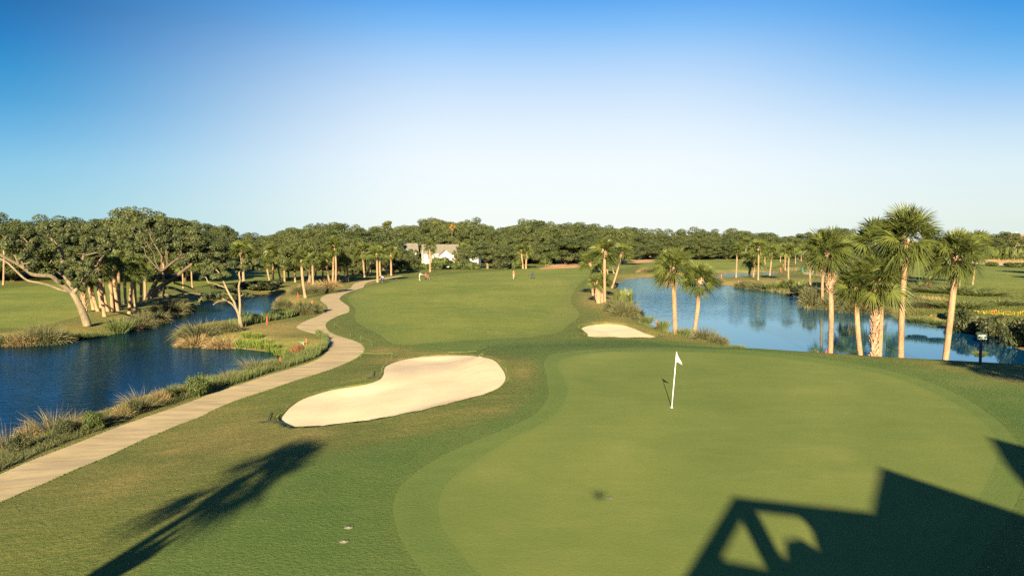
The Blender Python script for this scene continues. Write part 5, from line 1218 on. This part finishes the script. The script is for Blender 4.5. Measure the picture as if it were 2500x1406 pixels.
# ------------------------------------------------------------------ golfers with push carts
def person(loc, rz, J, mats, label):
    """J: joint positions in metres, facing +y; one skinned surface"""
    V = []; E = []; Rr = []; idx = {}
    def v(nm, p, r): idx[nm] = len(V); V.append(p); Rr.append(r)
    for nm, p, r in J: v(nm, p, r)
    for a, b_ in [('pelvis','waist'),('waist','chest'),('chest','neck'),('neck','chin'),('chin','head'),('chest','shl'),('shl','ell'),('ell','wrl'),('wrl','hal'),('chest','shr'),('shr','elr'),('elr','wrr'),('wrr','har'),
                  ('pelvis','hipl'),('hipl','knl'),('knl','anl'),('anl','tol'),('pelvis','hipr'),('hipr','knr'),('knr','anr'),('anr','tor')]: E.append((idx[a], idx[b_]))
    for s_ in 'lr':
        h = np.array(V[idx['ha' + s_]]); w = np.array(V[idx['wr' + s_]]); d = unit(h - w); q = unit(np.cross(d, np.array([.3, .2, 1.]))); q2 = np.cross(d, q)
        for k in range(4):
            a = len(V); V.append(tuple(h + q * (k - 1.5) * .019 + d * .035)); Rr.append(.010); E.append((idx['ha' + s_], a)); V.append(tuple(h + q * (k - 1.5) * .021 + d * (.075 - .008 * abs(k - 1.2)) + q2 * .02)); Rr.append(.008); E.append((a, a + 1))
        a = len(V); V.append(tuple(w + d * .04 + q * .045 + q2 * .012)); Rr.append(.010); E.append((idx['wr' + s_], a))
    hd = np.array(V[idx['head']]); a = len(V); V.append(tuple(hd + np.array([0, .125, -.035]))); Rr.append(.016); E.append((idx['head'], a))
    me = bpy.data.meshes.new('person'); me.from_pydata([tuple(map(float, p)) for p in V], E, []); o = bpy.data.objects.new('person', me); COL.objects.link(o)
    m = o.modifiers.new('skin', 'SKIN'); sl = me.skin_vertices[0].data
    for i, r in enumerate(Rr): sl[i].radius = (r, r * (.82 if i in (idx['waist'], idx['chest'], idx['pelvis']) else 1)); sl[i].use_root = False
    sl[idx['pelvis']].use_root = True; m.use_smooth_shade = True; o.modifiers.new('sub', 'SUBSURF').levels = 1; o.modifiers['sub'].render_levels = 1
    dg = bpy.context.evaluated_depsgraph_get(); nm = bpy.data.meshes.new_from_object(o.evaluated_get(dg)); o.modifiers.clear(); o.data = nm
    for q in mats: nm.materials.append(M[q])
    K = {k: np.array(V[i]) for k, i in idx.items()}
    def segd(p, a, b_): a, b_ = K[a], K[b_]; d = b_ - a; t = np.clip((p - a) @ d / (d @ d), 0, 1); return np.linalg.norm(p - a - d * t)
    mi = []
    for pl in nm.polygons:
        c = np.array(pl.center)
        ds = {'head': segd(c, 'chin', 'head'), 'top': min(segd(c, 'waist', 'chest'), segd(c, 'shl', 'ell'), segd(c, 'shr', 'elr'), segd(c, 'chest', 'shl'), segd(c, 'chest', 'shr')), 'arm': min(segd(c, 'ell', 'hal'), segd(c, 'elr', 'har'), segd(c, 'chest', 'neck') + .05),
              'leg': min(segd(c, 'hipl', 'knl'), segd(c, 'hipr', 'knr'), segd(c, 'pelvis', 'hipl'), segd(c, 'pelvis', 'hipr')), 'shin': min(segd(c, 'knl', 'anl'), segd(c, 'knr', 'anr')), 'foot': min(segd(c, 'anl', 'tol'), segd(c, 'anr', 'tor')) - .02}
        k = min(ds, key=ds.get); hr = (c - K['head']); 
        mi.append({'head': 3 if (hr[2] > .03 or hr[1] < -.03) else 0, 'top': 1, 'arm': 0, 'leg': 2, 'shin': 2 if len(mats) > 5 else 0, 'foot': 4}[k])
    nm.polygons.foreach_set('material_index', np.array(mi, np.int32)); nm.update(); bpy.data.meshes.remove(me)
    o.location = loc; o.rotation_euler = (0, 0, rz); tag(o, label, 'person'); return o
def pose(bend=0.0, stride=.25, armf=.25, kneeb=0.0, armr=None):
    h = .92 - kneeb; up = np.array([0, math.sin(bend), math.cos(bend)]); p = np.array([0, 0, h]); f = np.array([0, math.cos(bend), -math.sin(bend)])
    c = p + up * .46; nk = p + up * .60; hd = p + up * .80 + f * .03; sh = lambda s_: p + up * .50 + np.array([s_ * .19, 0, 0])
    J = [('pelvis', p, .135), ('waist', p + up * .18, .125), ('chest', c, .15), ('neck', nk, .058), ('chin', nk + up * .08, .07), ('head', hd, .105)]
    for s_, nm, st, af in ((-1, 'l', stride, armf), (1, 'r', -stride, armf if armr is None else armr)):
        s0 = sh(s_); el_ = s0 + np.array([s_ * .05, af * .6, -.29 + .10 * abs(af)]); wr = el_ + np.array([-s_ * .03, af * .9 + .05, -.22 + .16 * abs(af)]); ha = wr + unit(wr - el_) * .07
        J += [('sh' + nm, s0, .062), ('el' + nm, el_, .044), ('wr' + nm, wr, .029), ('ha' + nm, ha, .033)]
        hp = p + np.array([s_ * .095, 0, -.04]); an = np.array([s_ * .10, st, .085]); kn = (hp + an) / 2 + np.array([0, .05 + kneeb * .6, 0])
        J += [('hip' + nm, hp, .088), ('kn' + nm, kn, .058), ('an' + nm, an, .040), ('to' + nm, an + np.array([s_ * .02, .17, -.045]), .036)]
    return J
def trolley(px, py, rz, bagm, label, baglabel, seed, lean=.9, s=1.0):
    p = gp(px, py); p.z = hz(p.x, p.y); r = empty('golf_trolley', p, rz); r.scale = (s,) * 3; tag(r, label, 'golf trolley', 'golf trolleys on the fairway')
    mb = MB(); mb.tube([(0,-.35,.95),(0,-.1,.62),(0,.25,.22),(0,.5,.16)], .022, 8); mb.tube([(-.33,-.05,.16),(0,.05,.34),(.33,-.05,.16)], .018, 6); mb.tube([(0,.28,.2),(0,.08,.34)], .016, 6); mb.tube([(-.12,.42,.2),(.12,.42,.2),(.12,.5,.3)], .014, 6); mb.build('frame', M['steel'], r, True)
    mb = MB(); mb.tube([(-.17,-.38,1.0),(0,-.35,.96),(.17,-.38,1.0)], .02, 8); mb.build('handle', M['dark'], r, True)
    for x, y, q in ((-.36,-.05,.165),(.36,-.05,.165),(0,.56,.13)):
        R = Matrix.Rotation(math.pi / 2, 3, 'Y'); w = MB().lathe([(q*.72,-.03),(q,-.025),(q,.025),(q*.72,.03)], (x,y,q), 18, R=R).build('wheel', M['tyre'], r, True); MB().lathe([(.02,-.035),(q*.74,-.015),(q*.74,.015),(.02,.035)], (x,y,q), 18, R=R).build('rim', M['steel'], w)
    b0 = Vector((0,.42,.26)); b1 = Vector((0,-.16,.98)); R2 = (b1 - b0).to_track_quat('Z', 'Y').to_matrix(); wp = Matrix.LocRotScale(p, Matrix.Rotation(rz, 3, 'Z').to_quaternion(), Vector((s, s, s)))
    g = empty('golf_bag', wp @ (b0 + Vector((0,-.02,.14))), rz); g.scale = (s,) * 3; tag(g, baglabel, 'golf bag', 'golf bags on the trolleys')
    MB().lathe([(.10,0),(.125,.03),(.13,.3),(.125,.6),(.14,.78),(.145,.86),(.12,.87)], (0,0,0), 16, R=R2).build('body', M[bagm], g, True)
    mb = MB(); mb.box(R2 @ Vector((.0,.14,.30)), (.18,.10,.36), R2); mb.box(R2 @ Vector((.13,0,.28)), (.08,.14,.30), R2); mb.build('pocket', M[bagm], g)
    rs = np.random.RandomState(seed); mb = MB(); mh = MB()
    for k in range(8):
        a = k * .8; q = Vector((math.cos(a) * .08, math.sin(a) * .08, .8)); e = Vector((math.cos(a) * .13, math.sin(a) * .13, 1.12 + rs.uniform(-.05, .12))); mb.tube([R2 @ q, R2 @ e], .008, 5)
        mh.box(R2 @ (e + Vector((.02, 0, .02))), (.05, .09, .06 if k > 2 else .09), R2)
    mb.build('club_shafts', M['steel'], g); mh.build('club_heads', M['dark'], g)
def on(px, py): p = gp(px, py); p.z = hz(p.x, p.y); return p
person(on(1024, 684.6), -1.1, pose(.28, .10, .75), ['skin','shirt_cream','khaki','hair','white','long'][:5] + ['khaki'], 'golfer in pale clothes leaning forward to push a trolley with a red bag')
trolley(1041, 682.6, -1.35, 'redcloth', 'golf trolley pushed by the golfer in pale clothes', 'bright red golf bag on the trolley before the pale golfer', 1, s=1.15)
person(on(1254, 680.6), 2.9, pose(.05, .30, .2, armr=-.3), ['skin','shirt_red','khaki','hair','white'], 'golfer in an orange red shirt and pale shorts walking in mid fairway')
trolley(1300, 679.8, 2.6, 'navy', 'golf trolley standing alone in mid fairway', 'dark golf bag with pale top on the lone trolley', 2, s=1.1)
person(on(936, 690.5), .5, pose(.75, .08, .55, .06), ['skin','shirt_white','darkcloth','hair','white'] + ['darkcloth'], 'golfer in a white shirt bending over a trolley beside the path end palm')
trolley(933, 691.5, .7, 'navy', 'golf trolley in front of the bending golfer beside the path', 'dark golf bag on the trolley of the bending golfer', 3, s=1.05)

# ------------------------------------------------------------------ houses
def gable_house(name, loc, rz, w, d, h, rise, label, wall, roof, wins, over=.45, chim=None, hip=0.0):
    """w along local x (ridge direction), d along y; windows on the -y and -x sides"""
    r = empty(name, loc, rz); tag(r, label, 'house')
    mb = MB(); x, y = w / 2, d / 2
    mb.add([(-x,-y,0),(x,-y,0),(x,y,0),(-x,y,0),(-x,-y,h),(x,-y,h),(x,y,h),(-x,y,h),(-x + hip,0,h + rise - .05),(x - hip,0,h + rise - .05)],
           [(0,1,5,4),(1,2,6,5),(2,3,7,6),(3,0,4,7),(4,8,7),(5,6,9)] if not hip else [(0,1,5,4),(1,2,6,5),(2,3,7,6),(3,0,4,7)]); mb.build('wall', M[wall], r)
    k = rise / y; xo = x + over; yo = y + over; ze = h - over * k; t = .14; rf = MB()
    for s_ in (-1, 1):
        a = [(-xo, s_ * yo, ze), (xo, s_ * yo, ze), (xo - hip * 1.1, 0, h + rise), (-xo + hip * 1.1, 0, h + rise)]
        rf.add(a + [(p, q, z + t) for p, q, z in a], [(3,2,1,0),(4,5,6,7),(0,1,5,4),(1,2,6,5),(2,3,7,6),(3,0,4,7)])
    if hip:
        for s_ in (-1, 1):
            a = [(s_ * xo, -yo, ze + .01), (s_ * xo, yo, ze + .01), (s_ * (xo - hip * 1.1), 0, h + rise + .01)]
            rf.add(a + [(p, q, z + t) for p, q, z in a], [(2,1,0),(3,4,5),(0,1,4,3),(1,2,5,4),(2,0,3,5)])
    ro = rf.build('roof', M[roof], r)
    if chim: MB().box((chim[0], chim[1], h + rise + chim[2] / 2 - .8), (1.0, 1.0, chim[2] + .8)).box((chim[0], chim[1], h + rise + chim[2] - .35), (1.25, 1.25, .18)).build('chimney', M[wall], ro)
    for side, u, z, ww, wh in wins:
        R = Matrix.Rotation(0 if side == 's' else -math.pi / 2, 3, 'Z'); c = Vector((u, -y - .03, z)) if side == 's' else Vector((-x - .03, u, z))
        if side == 'e': R = Matrix.Rotation(math.pi / 2, 3, 'Z'); c = Vector((x + .03, u, z))
        f = MB(); q = .09
        for dx, dz, sx, sz in ((-ww/2, 0, q, wh + q), (ww/2, 0, q, wh + q), (0, wh/2, ww, q), (0, -wh/2, ww, q), (0, 0, ww, .04), (0, .0, .04, wh)):
            f.box(c + R @ Vector((dx, -.02, dz)), (sx, .08, sz), R)
        fo_ = f.build('window', M['white'], r); MB().box(c, (ww - .05, .05, wh - .05), R).build('pane', M['glass'], fo_)
    return r
hd = 268
hb = atd(1076, 648, hd); hb.z = hz(hb.x, hb.y)
gable_house('house', (hb.x - .2, hb.y, hb.z), math.radians(14), 11.5, 7.5, 4.6, 2.6, 'white house with a grey gabled roof behind palms at the fairway end', 'siding', 'shingle',
    [('s', -4.2, 3.2, 1.0, 1.3), ('s', -2.4, 3.2, 1.0, 1.3), ('s', .6, 3.0, .95, 1.4), ('s', 1.8, 3.0, .95, 1.4), ('s', 3.0, 3.0, .95, 1.4), ('s', 4.3, 3.0, .95, 1.4), ('s', -3.3, 1.2, 1.1, 1.2), ('e', 0, 3.1, 1.2, 1.4), ('s', 2.6, 1.1, 1.6, 1.3)], chim=None)
# front gable wing and steps of the white house
wg = atd(1086, 648, hd - 4.2); wg.z = hz(wg.x, wg.y)
gable_house('house', (wg.x, wg.y, wg.z), math.radians(104), 4.4, 4.0, 3.7, 1.7, 'small white gabled wing on the front of the white house', 'siding', 'shingle', [('w', -.9, 2.4, 1.0, 1.4), ('w', .9, 2.4, 1.0, 1.4), ('s', 0, 2.4, 1.0, 1.3)], .3)
sw = atd(1102, 648, hd - 7.5); sw.z = hz(sw.x, sw.y); mb = MB()
for k in range(8): mb.box((k * .42, 0, 2.6 - k * .33 - .16), (.44, 1.3, .10))
mb.tube([(0,-.6,3.5),(3.2,-.6,.95)], .05, 6); mb.tube([(0,.6,3.5),(3.2,.6,.95)], .05, 6); mb.box((-.7,0,1.25),(1.0,1.5,2.5)); mb.box((1.6,0,.55),(3.0,1.1,1.1))
tag(mb.build('house_stairs', M['siding'], None, loc=sw), 'white outdoor stair and landing in front of the white house', 'stairs')
h2 = atd(975, 650, 282); h2.z = hz(h2.x, h2.y)
gable_house('house', h2, math.radians(12), 12.0, 7.0, 5.2, 2.4, 'house with a brown ridge roof half hidden left of the white house', 'siding', 'shingle', [('s', -3, 3.4, 1.0, 1.3), ('s', 0, 3.4, 1.0, 1.3), ('s', 3, 3.4, 1.0, 1.3), ('e', 0, 3.4, 1.0, 1.3)])
h3 = atd(1150, 648, 276); h3.z = hz(h3.x, h3.y)
gable_house('house', h3, math.radians(-8), 6.0, 5.5, 3.6, 1.8, 'small white house seen through trees right of the white house', 'siding', 'shingle', [('s', -1.6, 2.4, 1.1, 1.3), ('s', 1.2, 2.4, 1.2, 1.3)])
h4 = atd(2497, 600, 520); h4.z = hz(h4.x, h4.y)
gable_house('house', h4, math.radians(-16), 22, 14, 9.2, 3.6, 'tan house with a brown hip roof and chimney at the right edge', 'tansiding', 'tileroof', [('s', -7, 7.4, 1.8, 1.8), ('s', -2, 7.4, 1.8, 1.8), ('s', 3, 7.4, 1.8, 1.8), ('s', 7, 7.4, 1.8, 1.8)], .8, (-4, 0, 2.2), 5.0)
h5 = atd(1905, 600, 560); h5.z = hz(h5.x, h5.y)
gable_house('house', h5, math.radians(-10), 12, 9, 7.2, 2.6, 'pale far house barely visible above the low wood behind the right pond', 'siding', 'shingle', [('s', -3, 5.6, 1.4, 1.6), ('s', 2, 5.6, 1.4, 1.6)], .5)

# ------------------------------------------------------------------ the clubhouse behind the viewpoint: its roofs and open gable throw the shadow on the green
Y0 = -3.0
def cast(px, py, y0=Y0):
    p = atz(px, py, ZG); k = p.y - y0
    return (p.x - SDX * k, ZG + k * TAN)            # x and height on the plane y = Y0
def prism(mb, loops, y, depth):
    V = []; E = []
    for L in loops:
        s_ = len(V); V += [Vector(q) for q in L]; E += [(s_ + i, s_ + (i + 1) % len(L)) for i in range(len(L))]
    vo, eo, fo, *_ = delaunay_2d_cdt(V, E, [], 1, 1e-5)
    cen = np.array([[sum(vo[i].x for i in f) / len(f), sum(vo[i].y for i in f) / len(f)] for f in fo]); ok = np.ones(len(fo), bool)
    for L in loops[1:]: ok &= ~inside(np.array(L), cen[:, 0], cen[:, 1])
    fo = [f for f, q in zip(fo, ok) if q]
    n = len(vo); P = [(v.x, y, v.y) for v in vo] + [(v.x, y - depth, v.y) for v in vo]; Fc = [tuple(f) for f in fo] + [tuple(i + n for i in f)[::-1] for f in fo]
    cnt = {}
    for f in fo:
        for a, b_ in zip(f, list(f[1:]) + [f[0]]): cnt[tuple(sorted((a, b_)))] = cnt.get(tuple(sorted((a, b_))), 0) + 1
    for (a, b_), c in cnt.items():
        if c == 1: Fc.append((a, b_, b_ + n, a + n))
    mb.add(P, Fc)
club = empty('clubhouse', (0, 0, 0)); tag(club, 'tall clubhouse behind the viewpoint whose roofline and open gable shade the green', 'clubhouse')
O = [cast(1640,1455), cast(1790,1211), cast(2127,1249), cast(2140,1420), cast(2150,1700), cast(1560,1590)]
H1 = [cast(1806,1262), cast(1868,1384), cast(1750,1362)]
H2 = [cast(1843,1243), cast(1950,1256), cast(1980,1292), cast(1994,1338), cast(1948,1310), cast(1915,1318), cast(1918,1358), cast(1903,1356)]
mb = MB(); prism(mb, [O, H1, H2], Y0, .22); mb.build('open_gable', M['timber'], club)
Bk = [cast(2126,1249,Y0 - .4), cast(2149,1139,Y0 - .4), cast(2320,1196,Y0 - .4), cast(2560,1276,Y0 - .4), cast(2900,1390,Y0 - .4), cast(2900,2600,Y0 - .4), cast(2130,2600,Y0 - .4)]
mb = MB(); prism(mb, [Bk], Y0 - .4, 9.0); mb.build('main_wing', M['stone'], club)
Bk2 = [cast(2412,1066,Y0 - 1.0), cast(2560,1105,Y0 - 1.0), cast(2800,1160,Y0 - 1.0), cast(2800,1270,Y0 - 1.0), cast(2560,1225,Y0 - 1.0), cast(2500,1188,Y0 - 1.0), cast(2452,1132,Y0 - 1.0)]
mb = MB(); prism(mb, [Bk2], Y0 - 1.0, 1.2); mb.build('upper_gable', M['timber'], club)
xs = [q[0] for q in Bk]
lo = min(q[0] for q in O); hi = max(xs)
MB().box(((lo + hi) / 2, Y0 - 5.2, 3.2), (hi - lo, 8.4, 3.6)).build('ground_floor', M['stone'], club)
# a small camera drone hovering at the viewpoint: the photo shows its shadow on the green
dr = empty('camera_drone', (.0, -.42, CAMZ + .02)); tag(dr, 'small quadcopter drone hovering over the lawn whose shadow falls beside the open hole', 'drone')
MB().box((0, 0, 0), (.11, .24, .07)).box((0, .02, .045), (.08, .16, .03)).build('body', M['grey'], dr)
for sx in (-1, 1):
    for sy in (-1, 1):
        a = MB().tube([(sx * .04, sy * .06, 0), (sx * .15, sy * .15, .02)], [.014, .011], 6).build('arm', M['grey'], dr); MB().lathe([(.018, 0), (.018, .03), (.008, .04)], (sx * .15, sy * .15, .02), 10).build('motor', M['dark'], a)
        MB().box((sx * .15, sy * .15, .064), (.19, .018, .004), Matrix.Rotation(.5 * sx + sy, 3, 'Z')).build('propeller', M['dark'], a)
for sx in (-1, 1): MB().tube([(sx * .06, -.06, -.03), (sx * .075, -.06, -.11), (sx * .075, .06, -.11), (sx * .06, .06, -.03)], .008, 5).build('landing_leg', M['grey'], dr)
